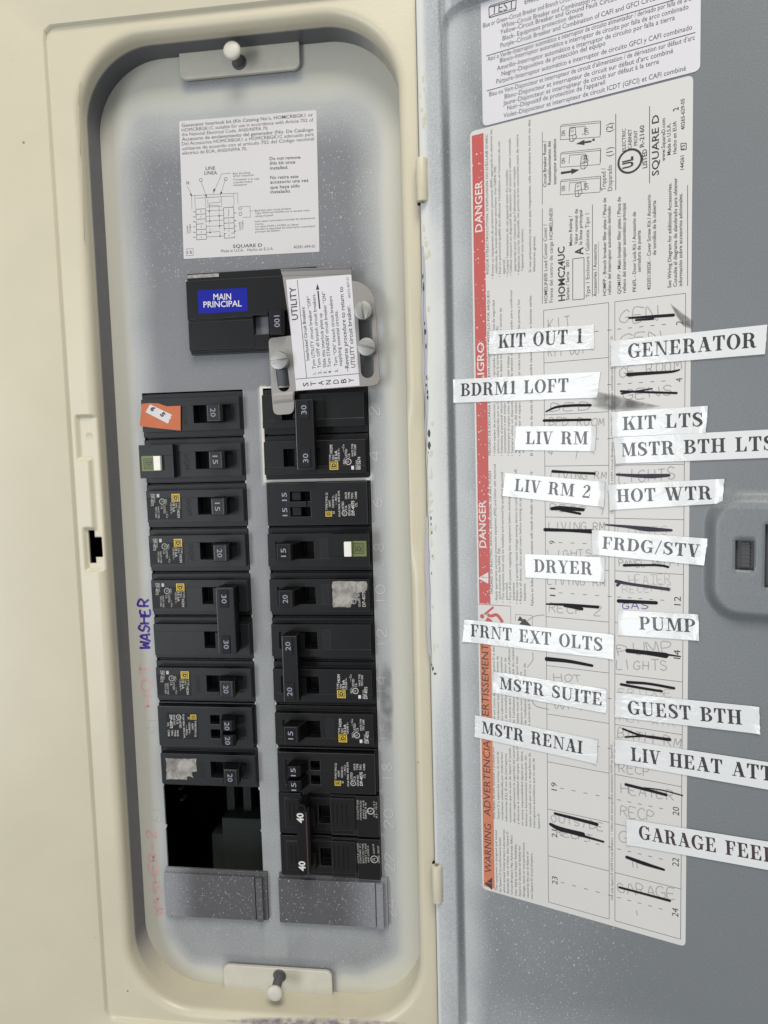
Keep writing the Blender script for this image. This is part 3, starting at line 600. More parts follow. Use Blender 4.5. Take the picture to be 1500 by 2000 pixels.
# printing of the usual breaker label, read from the second pole of a 30 A breaker (local mm: x from the outer end, y across)
def loc_r(x, y):
    p = pan(500+x/5, 740+y/5, 5.1); return Vector((XR-p.x, yc(2)-p.y))
HOM = [('TYPE', 735, 800, 735, 738), ('HOM', 748, 727, 748, 645, .012, 1.5), ('TIPO', 765, 797, 765, 742), ('10 kA', 795, 797, 795, 700, .01, 1.5), ('120/240 V~', 818, 797, 818, 675),
       ('Al/Cu', 870, 835, 870, 778), ('—Cu', 862, 715, 862, 642), ('LISTED', 890, 768, 890, 685, 0, 1.15), ('C.B.', 918, 768, 918, 728, 0, 1.15), ('HACR TYPE', 952, 755, 952, 635), ('TIPO CARR', 978, 755, 978, 640), ('ISSUE NO.', 993, 885, 993, 790)]
def hom_label(par, code, yo=0, film=True, dim=False, rough=None):
    bx = MB()
    if film:
        bx.box(2.0, 22.3, -7.2+yo, 7.6+yo, 5.0, 5.1); lab = bx.build('rating_label', M['blacklabel'], par, bevel=.04, seg=1)
    else: lab = par
    m = MB(); f = lambda x, y: loc_r(x, y)+Vector((0, yo)); z = 5.36
    lines(m, f, HOM, 1.05, z); text(m, code, f(1022, 885), f(1022, 762), 1.6, z, .006)
    circle_mark(m, f(902, 808), 1.7, .32, z, 0); text(m, 'UL', f(908, 820), f(908, 797), 1.4, z)
    m.box(*sorted((f(958, 885).x, f(932, 885).x)), *sorted((f(945, 885).y, f(945, 850).y)), z-.02, z)
    m.build('printing', M['dimwhite' if dim else 'white'], lab)
    k = MB(); a, b = f(720, 888), f(802, 805); dlogo(k, min(a.x, b.x), max(a.x, b.x), min(a.y, b.y), max(a.y, b.y), z, 0, 1); k.build('square_emblem', [M['yellow'], M['blacklabel']], lab)
    return lab
TAND = [('TYPE/TYPO S2', 700, 1280, 700, 1110), ('HOMT', 730, 1250, 730, 1185), ('SI', 768, 1318, 768, 1295), ('120/240 V~', 762, 1258, 762, 1135), ('— Al/Cu', 790, 1230, 790, 1125), ('10 kA MAX. RMS SYM.', 825, 1345, 818, 1090),
        ('LISTED', 860, 1283, 858, 1197, 0, 1.15), ('C.B.', 890, 1280, 888, 1235), ('ISSUE NO.', 922, 1335, 922, 1220), ('DP-4075', 962, 1332, 960, 1190, .012, 1.6), ('CTL', 990, 1250, 990, 1208), ('HACR', 888, 1172, 888, 1105), ('TYPE', 918, 1172, 918, 1105), ('TIPO', 950, 1172, 950, 1112), ('CARR', 985, 1172, 985, 1100)]
def tand_label(par):
    def f(x, y): p = pan(500+x/5, 740+y/5, 5.1); return Vector((XR-p.x, yc(3)-p.y))
    bx = MB(); bx.box(6.4, 25.4, -7.6, 7.8, 5.0, 5.1); lab = bx.build('rating_label', M['blacklabel'], par, bevel=.04, seg=1)
    m = MB(); z = 5.2; lines(m, f, TAND, 1.1, z); circle_mark(m, f(865, 1312), 1.5, .28, z, 0); text(m, 'UL', f(871, 1322), f(871, 1302), 1.2, z); m.build('printing', M['white'], lab)
    k = MB(); a, b = f(680, 1345), f(740, 1288); dlogo(k, min(a.x, b.x), max(a.x, b.x), min(a.y, b.y), max(a.y, b.y), z, 0, 1); k.build('square_emblem', [M['yellow'], M['blacklabel']], lab)
def handle(par, num, y=0.0, w=4.7, dx=0.0, h=HANDLE, ink='bluewhite', lx=0.0):
    m = MB(); ext_y(m, shift(h, dx), y-w, y+w); hd = m.build('handle', M['handle'], par, bevel=.55, seg=3, edge=M['edge2'])
    t = MB(); L = 2.3 if len(num) == 2 else 3.4; cap = 2.8; text(t, num, (45.1+dx+lx, y+L), (45.1+dx+lx, y-L), cap, 14.46, .004); t.build('amp_number', M[ink], hd)
    return hd
def pole_cells(m, y0, kind='std', off=False, face=(1.8, 57.9)):
    """one pole's moulded case"""
    s0, s1 = (31.7, 39.4) if not off else (39.8, 47.0)
    c0, c1 = (39.4, 53.5) if not off else (26.5, 39.8)
    xs_ = sorted({.6, face[0], s0, s1, c0, c1, face[1], 58.3}); ys_ = [-12.45, -11.9, -9, -4.9, 4.9, 9, 11.9, 12.45]
    def H(x, y):
        if abs(y) > 11.9: return -1.5
        if abs(y) > 9 or x < face[0] or x > face[1]: return .5
        if s0 < x < s1 and abs(y) < 4.9: return -4
        if c0 < x < c1 and abs(y) < 4.9: return 3.6
        return 5.3 if y > 4.9 else 5.0
    m.cells(xs_, [y0+q for q in ys_], lambda x, y: H(x, y-y0), -16)
def emb(par, y=0, off=False):
    m = MB(); text(m, 'O/OFF', (25.2, y+4.2), (25.2, y-5.6), 2.6, 5.05, .01); m.build('embossed_mark', M['emboss'], par)
    m = MB(); m.box(24.0, 28.6, y-6.4, y+5.0, 4.98, 5.03); m.build('mark_frame', M['black'], par)
GRP = 'circuit breakers in the panel'
def breaker(side, i, kind, num, label, code='DP-4075', lab=True, mt='black', second=None):
    t = thing('circuit_breaker', label, 'circuit breaker', bframe(side, i), (0, 0, 0), 0, GRP)
    m = MB()
    if kind in ('single', 'gfi'):
        pole_cells(m, 0); t_body = m.build('body', M[mt], t, bevel=.3, edge=M['edge'])
        handle(t, num); emb(t)
        if kind == 'gfi':
            k = MB(); k.cells([.8, 20.5], [-9.2, 3.2, 9.2], lambda x, y: 9.2 if y > 3.2 else 9.0, 5.2); bl = k.build('test_block', M[mt], t, bevel=.35)
            k = MB(); k.box(2.0, 9.6, -5.2, 3.3, 9.0, 9.12); g = k.build('green_label', M['green'], t)
            k = MB(); k2 = (3.2, 9.0, -4.1, 1.7); z = 9.16
            for a, b in ((0, .36), (.9, .3)):
                x0, x1, y0, y1 = k2[0]+a, k2[1]-a, k2[2]+a, k2[3]-a
                for q in ((x0, x1, y0, y0+b), (x0, x1, y1-b, y1), (x0, x0+b, y0+b, y1-b), (x1-b, x1, y0+b, y1-b)): k.poly([(q[0], q[2]), (q[1], q[2]), (q[1], q[3]), (q[0], q[3])], z)
            text(k, 'D', (5.0, -.0), (5.0, -2.4), 2.4, z, .05); k.build('square_emblem', M['ink'], g)
            k = MB(); k.box(9.9, 13.9, -5.0, 3.0, 9.0, 11.4); k.build('test_button', M['button'], t, bevel=.3)
        elif lab == 'worn':
            worn(t, side)
        elif lab:
            hom_label(t, code, dim=(side == 'L'))
    elif kind == 'double':
        sg_ = -25.4 if side == 'L' else 25.4; off = num.endswith('off'); num = num[:2]
        pole_cells(m, 0, off=off); pole_cells(m, sg_, off=off); m.build('body', M[mt], t, bevel=.3, edge=M['edge'])
        x0, x1 = {'L': (43.4, 53.6), 'R': (40.8, 49.4)}[side]
        if off: x0, x1 = 27.2, 37.2
        a, b = min(0, sg_)-5.2, max(0, sg_)+6.6
        k = MB(); k.loft([[(x0+.6, a, 6), (x1-.4, a, 6), (x1-.4, b, 6), (x0+.6, b, 6)], [(x0, a, 15.2), (x1, a, 15.2), (x1, b, 15.2), (x0, b, 15.2)]])
        hb = k.build('tied_handle', M['handle'], t, bevel=.6, seg=3, edge=M['edge2'])
        for q in (0, sg_):
            k = MB(); k.box(x0+2.2, x0+7.2, q-4.6, q+5.2, 15.1, 15.7); k.build('number_window', M['emboss'], hb, bevel=.3)
            xb = x0+3.3
            tt = MB(); text(tt, num, (xb+.2, q+2.7), (xb+.2, q-2.1), 2.8, 15.78, .004); tt.build('amp_number', M['bluewhite'], hb)
            k = MB(); ss = (38.6, 49) if not off else (28, 40.5)
            k.box(*ss, q-4.5, q+4.5, -3, 6.2); k.build('handle_root', M['handle'], hb)
        if lab: hom_label(t, code, yo=(sg_ if side == 'R' else 0), dim=(side == 'L'))
        if side == 'R': emb(t)
    elif kind == 'tandem':
        off = num.endswith('off'); num = num[:2]
        sx0, sx1 = (32.8, 38.4) if not off else (32.8, 44.2)
        def H(x, y):
            if abs(y) > 11.7 or x < 1.4 or x > 57.4: return -.5
            if 1.5 < abs(y) < 6.9 and sx0 < x < sx1: return -4
            if off and abs(y) < 1.5 and 35 < x < 46: return 6.6
            if not off and abs(y) < 7.4 and 41 < x < 53: return 3.8
            return 5.0
        m.cells([.6, 1.4, 32.8, 35, 38.4, 41, 44.2, 46, 53, 57.4, 58.3], [-12.4, -11.7, -7.4, -6.9, -1.5, 1.5, 6.9, 7.4, 11.7, 12.4], H, -16); m.build('body', M[mt], t, bevel=.3, edge=M['edge'])
        for q in (4.2, -4.2):
            if off:
                k = MB(); k.box(38.4, 44, q-2.5, q+2.5, -3, 3.4); k.build('handle', M['handle'], t, bevel=.4)
                tt = MB(); text(tt, num, (46.0, q+2.3), (46.0, q-2.3), 2.7, 5.1, .008); tt.build('amp_number', M['bluewhite'], t)
            else:
                k = MB(); ext_y(k, [(38.2, 0), (41.4, 10), (42.0, 12.8), (44, 14.0), (49, 14.0), (50.3, 12.5), (49.4, 7), (47.5, 0)], q-3.2, q+3.2); hd = k.build('handle', M['handle'], t, bevel=.8, seg=3)
                tt = MB(); text(tt, num, (44.6, q+2.3), (44.6, q-2.3), 2.7, 14.08, .006); tt.build('amp_number', M['bluewhite'], hd)
        tand_label(t)
    return t
def worn(t, side):
    m = MB(); rnd = random.Random(i_w[0]); i_w[0] += 1
    L = (4.6, 23.6, -6.6, 6.4) if side == 'L' else (2.4, 22.4, -8.2, 6.8)
    x0, x1, y0, y1 = L; P = []
    for k in range(40):
        a = 2*math.pi*k/40; c, s = math.cos(a), math.sin(a); r = min(1/max(abs(c), 1e-6), 1/max(abs(s), 1e-6)); j = 1-rnd.random()*.07
        if side == 'L' and c > .4 and s < -.2: j -= .22*(1+.5*rnd.random())
        if side == 'R' and c < -.15 and s > -.2: j -= .30+.28*rnd.random()
        P.append(((x0+x1)/2+(x1-x0)/2*c*r*j, (y0+y1)/2+(y1-y0)/2*s*r*j))
    if side == 'R':
        b = MB(); b.box(x0, x1, y0, y1, 5.0, 5.08); lb = b.build('rating_label', M['blacklabel'], t)
        for q in (): pass
        p2 = MB(); text(p2, 'DP-4075', (4.0, 6.2), (4.0, -2.4), 1.7, 5.36, .01); text(p2, 'ISSUE NO.', (6.8, 6.2), (6.8, 1.0), 1.1, 5.36); text(p2, 'TIPO CARR', (7.4, -1.5), (7.4, -6.8), 1.1, 5.36); text(p2, 'HACR TYPE', (9.4, -1.8), (9.4, -6.8), 1.1, 5.36); circle_mark(p2, (10.6, 3.2), 1.5, .3, 5.36, 0)
        p2.build('printing', M['dimwhite'], lb)
    m.poly(P, 5.34); m.build('worn_label', M['worn'], t, label='label worn down to bare silver')
i_w = [3]
# left column
breaker('L', 1, 'single', '20', 'black 20 amp breaker carrying the orange sticker, top of the left column', lab=False)
breaker('L', 2, 'gfi', '15', 'black 15 amp breaker with green label and white button in the left column')
breaker('L', 3, 'single', '15', 'black 15 amp breaker just below the left breaker with green label')
breaker('L', 4, 'single', '20', 'black 20 amp breaker right above the tied 30 amp pair on the left')
breaker('L', 5, 'double', '30', 'double black 30 amp breaker with tied handle beside the purple WASHER writing')
breaker('L', 7, 'single', '20', 'black 20 amp breaker between the tied 30 amp pair and the twin 20')
breaker('L', 8, 'tandem', '20', 'black tandem breaker with two small 20 amp handles')
breaker('L', 9, 'single', '20', 'black 20 amp breaker with worn silver label above the empty slot', lab='worn')
# right column
breaker('R', 1, 'double', '30off', 'double black 30 amp breaker framed by bare metal under the interlock plate', code='0015674', mt='blackn')
breaker('R', 3, 'tandem', '15off', 'black tandem 15 amp breaker with flat handles beside stamped number 6', mt='blackn')
breaker('R', 4, 'gfi', '15', 'black 15 amp breaker with green label and white button in the right column', mt='blackn')
breaker('R', 5, 'single', '20', 'black 20 amp breaker with scraped silver label beside stamped number 10', lab='worn', mt='blackn')
breaker('R', 6, 'double', '20', 'double black 20 amp breaker with tied handle in the right column', mt='blackn')
breaker('R', 8, 'single', '15', 'black 15 amp breaker beside stamped number 16', mt='blackr')
breaker('R', 9, 'tandem', '15', 'black tandem breaker with two raised 15 amp handles beside stamped number 18', mt='blackr')
# 40 A breaker of another make
t = thing('circuit_breaker', 'double 40 amp breaker with bar handle and ribbed blocks, lowest on the right', 'circuit breaker', bframe('R', 10), (0, 0, 0), 0, GRP)
m = MB()
for q in (0, 25.4):
    def H(x, y):
        y -= q
        if abs(y) > 12: return -2
        if 28.4 < x < 35 and abs(y) < 5.4: return -5
        if 14 < x < 27.6 and -11 < y < 8: return 5.4
        if 14.4 < x < 27.2 and 8 < y < 11.4: return 2.6
        if 46 < x < 54.6 and -9 < y < 8.5: return 3.8
        if 28 < x < 45 and abs(y) > 9.5: return 1.8
        return 3.0 if x > 13 else 3.8
    m.cells([.2, 13, 14, 14.4, 27.2, 27.6, 28, 28.4, 35, 45, 46, 54.6, 58.2], [q+k for k in (-12.4, -12, -11, -9.5, -9, -5.4, 5.4, 8, 8.5, 9.5, 11.4, 12, 12.4)], H, -16)
m.build('body', M['blackr'], t, bevel=.3, edge=M['edge'])
for q in (0, 25.4):
    for x, a_, b_, z_ in ((18.2, -8, 5, 5.38), (20.8, -8, 5, 5.38), (23.6, -8, 5, 5.38), (26, -8, 5, 5.38), (49, -6, 4, 3.78), (51.5, -6, 4, 3.78)): m = MB(); m.box(x, x+.5, q+a_, q+b_, z_, z_+.32); m.build('rib', M['handle'], t)
m = MB(); m.box(38.4, 44.4, -8.5, 27.8, 6, 17.2); m.box(36.2, 42, -5, 5, -4, 8); m.box(36.2, 42, 20.4, 30.4, -4, 8); hb = m.build('bar_handle', M['handle'], t, bevel=.5)
m = MB(); m.box(38.1, 38.9, -8.8, 28.4, 12, 18.0); m.build('handle_edge', mat('brown_plastic_edge', (.035, .022, .018), .4), hb, bevel=.2)
m = MB(); m.cyl(41.3, -10.4, 6, 17.2, 2.6); m.cyl(41.3, -10.4, 17.2, 17.3, 1.5, mi=1); m.build('handle_pin', [M['handle'], M['hole']], hb, smooth_angle=.6)
m = MB(); text(m, '40', (40.3, -2.2), (40.3, -7.9), 3.6, 17.3, .03); text(m, '40', (40.3, 25.6), (40.3, 19.9), 3.6, 17.3, .03); m.build('amp_number', M['white'], hb)
def f10(x, y): p = pan(500+x/5, 1440+y/5, 4); return Vector((XR-p.x, yc(10)-p.y))
m = MB(); lines(m, f10, [('CU-AL BUTTE WIRE', 1002, 805, 1000, 615), ('COMMUTER RATED', 1032, 810, 1030, 620), ('AWG 14-8', 1060, 800, 1056, 620), ('SERIES B 40', 1080, 800, 1078, 640), ('AWG 2-14 C', 1163, 780, 1160, 625), ('8.3 - 10 N', 1185, 790, 1182, 640),
                           ('LITTLE LOAD', 1008, 1230, 1000, 1035), ('120/240 V~', 1030, 1230, 1022, 1035), ('BOLT ON TYPE', 1058, 1230, 1050, 1040), ('UNIT CLASS', 1082, 1230, 1076, 1040), ('AMP LOAD A', 1108, 1225, 1100, 1060), ('CLASS 45', 1160, 1140, 1152, 1045), ('CIRCUIT', 1205, 1140, 1200, 1060), ('LISTED', 1208, 1230, 1206, 1155)], .95, 3.86)
circle_mark(m, f10(1118, 722), 2.0, .5, 3.86, 0); circle_mark(m, f10(1155, 1193), 2.2, .4, 3.86, 0); text(m, 'UL', f10(1163, 1210), f10(1163, 1178), 1.7, 3.86); text(m, 'C', f10(1126, 732), f10(1126, 712), 2, 3.86)
m.build('printing', M['dimwhite'], t)
# little square remnant sticker on the double 20
# main breaker
t = thing('main_breaker', 'large black 100 amp main breaker with blue MAIN PRINCIPAL label', 'circuit breaker', PANEL)
m = MB()
def H(x, y):
    if x < -52.1 or y > 64.8 or y < 21.4: return -.5
    if -15.6 < x < -7.2 and 30.6 < y < 40.6: return -5
    if -7.2 < x < 7 and 29 < y < 42: return 4.0
    if y < 23.4: return 3.0
    if y > 60.5: return 4.0
    return 6.0 if y > 39.8 else (4.6 if x > -15.6 or y > 38.6 else 5.4)
m.cells([-52.6, -52.1, -15.6, -7.2, 7, 19.8], [20.9, 21.4, 23.4, 29, 30.6, 38.6, 39.8, 40.6, 42, 60.5, 64.8, 65.3], H, -16); m.build('body', M['blackn'], t, bevel=.4, edge=M['edge'])
m = MB(); ext_y(m, [(-8.5, 0), (-5.2, 12), (-4.4, 13.6), (2.8, 13.9), (3.6, 12.5), (2.8, 5), (2.2, 0)], 28.6, 42.2); hd = m.build('handle', M['handle'], t, bevel=.7, seg=3)
m = MB(); text(m, '100', (-1.4, 38.2), (-1.4, 32.2), 2.9, 14.05, .004); m.build('amp_number', M['bluewhite'], hd)
m = MB(); m.box(-45.6, -17.9, 42.8, 55.2, 6.0, 6.15); bl = m.build('name_label', M['blue'], t)
z4 = Zm(340, 480, 3.409, pan, 6.2)
m = MB(); text(m, 'MAIN', z4(262, 361), z4(380, 358), 3.2, 6.2, .012); text(m, 'PRINCIPAL', z4(196, 411), z4(450, 403), 3.1, 6.2, .012); m.build('printing', M['white'], bl)
m = MB(); text(m, 'O/OFF', (-13.2, 57), (-13.2, 43.5), 3.2, 6.06, .0); m.build('embossed_mark', M['emboss'], t)
m = MB(); m.box(-52, -34, 62.4, 64.2, 4.0, 4.06); m.build('worn_strip', M['worn'], t)
# orange inspection sticker with its white number tag
z5 = Zm(260, 740, 5, pan, 6.0)
t = thing('orange_sticker', 'torn orange sticker with a slanted white 6 5 tag', 'sticker', PANEL)
m = MB(); P = [z5(*p) for p in ((85, 243), (160, 236), (250, 240), (330, 268), (462, 262), (463, 505), (400, 498), (340, 492), (200, 478), (62, 460))]; m.prism(P[::-1], 5.75, 5.95); m.build('sheet', M['orange'], t)
m = MB(); P = [z5(*p) for p in ((165, 248), (382, 352), (362, 375), (375, 380), (348, 405), (352, 415), (340, 437), (122, 325))]; m.prism(P[::-1], 5.96, 6.06); tg = m.build('number_tag', M['paper'], t)
m = MB(); text(m, '6', z5(165, 290), z5(186, 322), 2.6, 6.12, .05); text(m, '5', z5(262, 345), z5(283, 376), 2.6, 6.12, .05); m.build('printing', M['ink'], tg)

# ================================================================== interlock plate
def fill_outline(mb, outs, z0, z1, mi=0):
    """flat sheet with holes: outline + hole loops, filled by a 2-D curve"""
    cu = bpy.data.curves.new('scratch_outline', 'CURVE'); cu.dimensions = '2D'; cu.fill_mode = 'BOTH'; cu.extrude = (z1-z0)/2*.001
    for o_ in outs:
        sp = cu.splines.new('POLY'); sp.points.add(len(o_)-1); sp.use_cyclic_u = True
        for p, q in zip(sp.points, o_): p.co = (q[0]*.001, q[1]*.001, 0, 1)
    ob = bpy.data.objects.new('scratch_outline', cu); C.objects.link(ob); bpy.context.view_layer.update()
    e = ob.evaluated_get(bpy.context.evaluated_depsgraph_get()); me = e.to_mesh(); b = len(mb.v)
    for v in me.vertices: mb.vert(v.co.x*1000, v.co.y*1000, v.co.z*1000+(z0+z1)/2)
    for p in me.polygons: mb.face([b+i for i in p.vertices], mi)
    e.to_mesh_clear(); bpy.data.objects.remove(ob); bpy.data.curves.remove(cu)
def rounded(P, rad, k=6):
    out = []; n = len(P)
    for i in range(n):
        p, a, b = Vector(P[i]), Vector(P[i-1]), Vector(P[(i+1) % n]); r = rad[i] if isinstance(rad, (list, tuple)) else rad
        da, db = (a-p).normalized(), (b-p).normalized()
        for j in range(k+1):
            t = j/k; out.append(tuple((p+da*r)*(1-t)**2+p*2*t*(1-t)+(p+db*r)*t*t))
    return out
def stadium(c0, c1, r, k=10):
    c0, c1 = Vector(c0), Vector(c1); d = (c1-c0).normalized(); nn = Vector((-d.y, d.x))
    return [tuple(c1+(d*math.sin(a)+nn*math.cos(a))*r) for a in [math.pi*i/k for i in range(k+1)]]+[tuple(c0-(d*math.sin(a)+nn*math.cos(a))*r) for a in [math.pi*i/k for i in range(k+1)]]
PZ = 9.2; z4 = Zm(340, 480, 3.409, pan, PZ)
t = thing('interlock_plate', 'steel interlock plate with UTILITY STANDBY label screwed beside the main breaker', 'plate', PANEL)
ol = [(722, 205), (1182, 190), (1185, 233), (1255, 235), (1335, 330), (1371, 910), (1340, 930), (800, 968), (797, 1118), (662, 1128), (650, 990), (628, 616), (780, 598)]
P = rounded([tuple(z4(*p)) for p in ol], [.5, .5, .3, 6, 5, 3, 3, .5, 3.4, 3.4, 1, 2.6, .5])
m = MB(); fill_outline(m, [P, stadium(z4(1268, 425), z4(1288, 835), 3.6), stadium(z4(706, 745), z4(730, 930), 3.3)], PZ-1.3, PZ)
m.build('plate', M['plate'], t, bevel=.15, seg=2)
a, b = z4(722, 205), z4(1184, 190); dy = 3.9
m = MB(); m.loft([[(a.x, a.y, PZ-1.3), (b.x, b.y, PZ-1.3), (b.x, b.y, PZ), (a.x, a.y, PZ)]]+[[(a.x-.7*q, a.y+dy*q, PZ-1.3+1.3*q*q), (b.x+.2*q, b.y+dy*q, PZ-1.3+1.3*q*q), (b.x+.2*q, b.y+dy*q-.4, PZ+.2+1.3*q*q), (a.x-.7*q, a.y+dy*q-.4, PZ+.2+1.3*q*q)] for q in (.35, .7, 1)]); m.build('bent_lip', M['plate'], t, bevel=.2)
m = MB(); c0, c1, c2, c3 = z4(655, 985), z4(797, 970), z4(797, 1100), z4(655, 1108)
m.loft([[(c0.x+.4, c0.y+dyy, PZ+.02+hh), (c1.x-.4, c1.y+dyy, PZ+.02+hh)] for dyy, hh in ((0, 0), (-1.2, .55), (-2.6, .8), (-4, .6), (-5.2, .1), (-5.6, 0))], 0, (False, False), True, closed=False); m.build('tab_bend', M['plate'], t)
for (px, py, ang, nm_) in ((1257, 430, 8, ''), (1280, 672, 72, ''), (696, 764, 95, '')):
    c = Zm(340, 480, 3.409, pan, 15)(px, py); m = MB(); m.cyl(c.x, c.y, 4, 11.6, 3.6); r = 4.55; n_ = 40; ca, sa = math.cos(math.radians(ang)), math.sin(math.radians(ang))
    m.cyl(c.x, c.y, 9.3, 14.0, r, n=40)
    for sgn in (1, -1):   # two half-discs leave the driver slot between them
        seg_ = [(.62, -math.sqrt(r*r-.38))]+[(r*math.cos(q), r*math.sin(q)) for q in [math.radians(-81+162*i/20) for i in range(21)]]+[(.62, math.sqrt(r*r-.38))]
        pp = [(sgn*x, sgn*y) for x, y in seg_]; m.prism([(c.x+x*ca-y*sa, c.y+x*sa+y*ca) for x, y in pp], 13.9, 15.2)
    m.build('screw', M['screw'], t, bevel=.18, smooth_angle=.3)
q4 = Zm(340, 480, 3.409, pan, PZ+.2)
m = MB(); m.prism([tuple(q4(*p)) for p in ((813, 965), (1236, 931), (1179, 191), (745, 226))], PZ+.02, PZ+.18); lb = m.build('instruction_label', M['paper2'], t, bevel=.03, seg=1)
m = MB(); z = PZ+.22
lines(m, q4, [('UTILITY', 826, 492, 808, 272, .012, 3.3)], 3, z)
lines(m, q4, [('Interlocked Circuit Breakers:', 901, 762, 868, 405, .012), ('1.  Turn UTILITY circuit breaker “OFF”', 946, 855, 905, 333), ('2.  Turn OFF all branch circuit breakers.', 981, 853, 939, 318), ('3.  Slide this interlock plate up', 1016, 850, 984, 448), ('4.  Turn STANDBY circuit breaker “ON”', 1048, 848, 1006, 305), ('5.  Turn “ON” branch circuit breakers', 1092, 840, 1051, 335),
              ('supplying essential circuits.', 1119, 800, 1088, 430)], 1.75, z, 0, .006)
lines(m, q4, [('–Reverse procedure to return to', 1167, 838, 1124, 272), ('UTILITY circuit breaker.', 1207, 810, 1172, 395)], 2.15, z, 0, .008)
lines(m, q4, [('40273-807-01', 1176, 348, 1162, 210)], 1.2, z)
for k, ch in enumerate('STANDBY'):
    x = 895+k*50.5; y = 935-k*4.5; text(m, ch, q4(x, y), q4(x-2, y-(28 if ch != 'S' else 26)), 2.9, z, .008)
rule(m, q4, [(820, 228), (883, 885)], .28, z); rule(m, q4, [(808, 888), (1232, 851)], .28, z); rule(m, q4, [(970, 420), (958, 300)], .75, z)
m.poly([q4(*p) for p in ((945, 295), (968, 290), (953, 252))], z)
m.build('printing', M['ink'], lb)

# ================================================================== interlock-kit notice on the dead front
z3 = Zm(300, 200, 3.947, pan)
t = thing('kit_notice', 'pale printed notice with wiring diagram above the main breaker', 'label', PANEL)
m = MB(); m.prism(rounded([tuple(pan(*p)) for p in ((359, 506), (624, 492), (618, 215), (350, 237))], .6), .02, .16); pg = m.build('sheet', M['paper'], t, bevel=.03, seg=1)
m = MB(); z = .2
lines(m, z3, [('Generator Interlock kit (Kit Catalog No’s. HOMCRBGK1 or', 218, 192, 1230, 108, .005), ('HOMCRBGK1C suitable for use in accordance with Article 702 of', 218, 228, 1232, 148), ('the National Electrical Code, ANSI/NFPA 70.', 218, 262, 885, 212), ('Accesorio de enclavamiento del generador (No. De Catálogo', 220, 298, 1233, 222, .005), ('Del Accesorios HOMCRBGK1 o HOMCRBGK1C adecuado para', 220, 333, 1235, 258),
                ('utilizarse de acuerdo con el artículo 702 del Código nacional', 222, 370, 1237, 293), ('eléctrico de EUA, ANSI/NFPA 70.', 222, 405, 722, 370)], 1.72, z)
lines(m, z3, [('Do not remove', 895, 447, 1133, 435), ('this kit once', 895, 482, 1093, 472), ('installed.', 897, 520, 1040, 513), ('No retire este', 900, 593, 1117, 583), ('accesorio una vez', 900, 628, 1195, 613), ('que haya sido', 900, 668, 1127, 655), ('instalado.', 902, 703, 1060, 695)], 1.7, z, 1, .008)
lines(m, z3, [('LINE', 402, 522, 475, 520), ('LINEA', 392, 558, 490, 556), ('N', 255, 635, 275, 633)], 1.75, z, 1, .006)
lines(m, z3, [('Box bonding', 613, 557, 745, 548), ('when required', 613, 575, 770, 567), ('Conexión a la caja', 615, 603, 815, 595), ('cuando fuese', 615, 625, 760, 617), ('necesario', 615, 645, 720, 640), ('Back-fed main circuit breaker', 782, 842, 1062, 825), ('Type HOM and HOMA not to exceed mains', 783, 862, 1205, 838), ('rating of panel.', 783, 885, 925, 876), ('Interruptor automático principal de alimentación', 782, 925, 1247, 898), ('inversa.', 783, 945, 850, 942),
                ('Los tipos HOM y HOMA no deben', 785, 965, 1117, 948), ('exceder la capacidad del interruptor automático', 785, 985, 1247, 960), ('principal del tablero.', 785, 1005, 980, 993)], .95, z)
lines(m, z3, [('SQUARE D', 613, 1122, 838, 1113, .01)], 1.7, z, 1); lines(m, z3, [('Made in U.S.A.   Hecho en E.U.A.', 520, 1158, 925, 1138), ('40281-694-01', 1080, 1127, 1245, 1120), ('15', 262, 1168, 298, 1166, .01)], 1.5, z)
for P in ([(252, 1130), (305, 1128), (307, 1180), (254, 1183), (252, 1130)], [(400, 735), (403, 808), (527, 802), (524, 727), (400, 735)], [(293, 720), (648, 700), (652, 785)], [(325, 740), (615, 722)], [(618, 700), (622, 790), (610, 805)], [(293, 720), (297, 825)], [(318, 718), (322, 820)],
          [(418, 748), (420, 795)], [(512, 745), (515, 770), (430, 778), (436, 1003)], [(422, 797), (505, 793), (513, 1032)], [(525, 552), (595, 547)], [(525, 552), (462, 700)], [(553, 598), (517, 715)], [(365, 608), (412, 735)], [(262, 650), (297, 720)],
          [(685, 803), (743, 801), (747, 885), (688, 887)], [(745, 838), (775, 837)], [(405, 837), (540, 830)], [(405, 880), (540, 872)], [(406, 916), (542, 908)], [(407, 958), (543, 950)], [(408, 1003), (545, 994)], [(409, 1038), (546, 1030)]): rule(m, z3, P, .16, z, 1)
for x0, x1, ys_ in ((327, 402, (825, 865, 903, 940, 982, 1022, 1060)), (540, 618, (813, 893, 933, 975, 1012, 1048))):
    for k, y in enumerate(ys_): rule(m, z3, [(x0+k, y), (x1+k, y-5)], .24, z, 1)
    rule(m, z3, [(x0, ys_[0]), (x0+7, ys_[-1])], .24, z, 1); rule(m, z3, [(x1, ys_[0]-5), (x1+7, ys_[-1]-5)], .24, z, 1)
    for k, (a, b) in enumerate(zip(ys_, ys_[1:])):
        xm = (x0+x1)/2+k; rule(m, z3, [(xm, a+10), (xm, b-14)], .22, z, 1); s_ = -1 if x0 < 400 else 1; xe = x0-3 if s_ < 0 else x1+3; rule(m, z3, [(xe, (a+b)/2), (xe+s_*18, (a+b)/2-1)], .3, z, 1)
for c in ((365, 600), (557, 592), (668, 816), (670, 860)): circle_mark(m, z3(*c), .95, .22, z, 1)
for c in ((430, 840), (507, 876), (434, 915), (510, 953), (437, 1003), (513, 1032)): m.poly([z3(c[0]+6*math.cos(q), c[1]-6*math.sin(q)) for q in [math.pi*i/4 for i in range(8)]], z, 1)
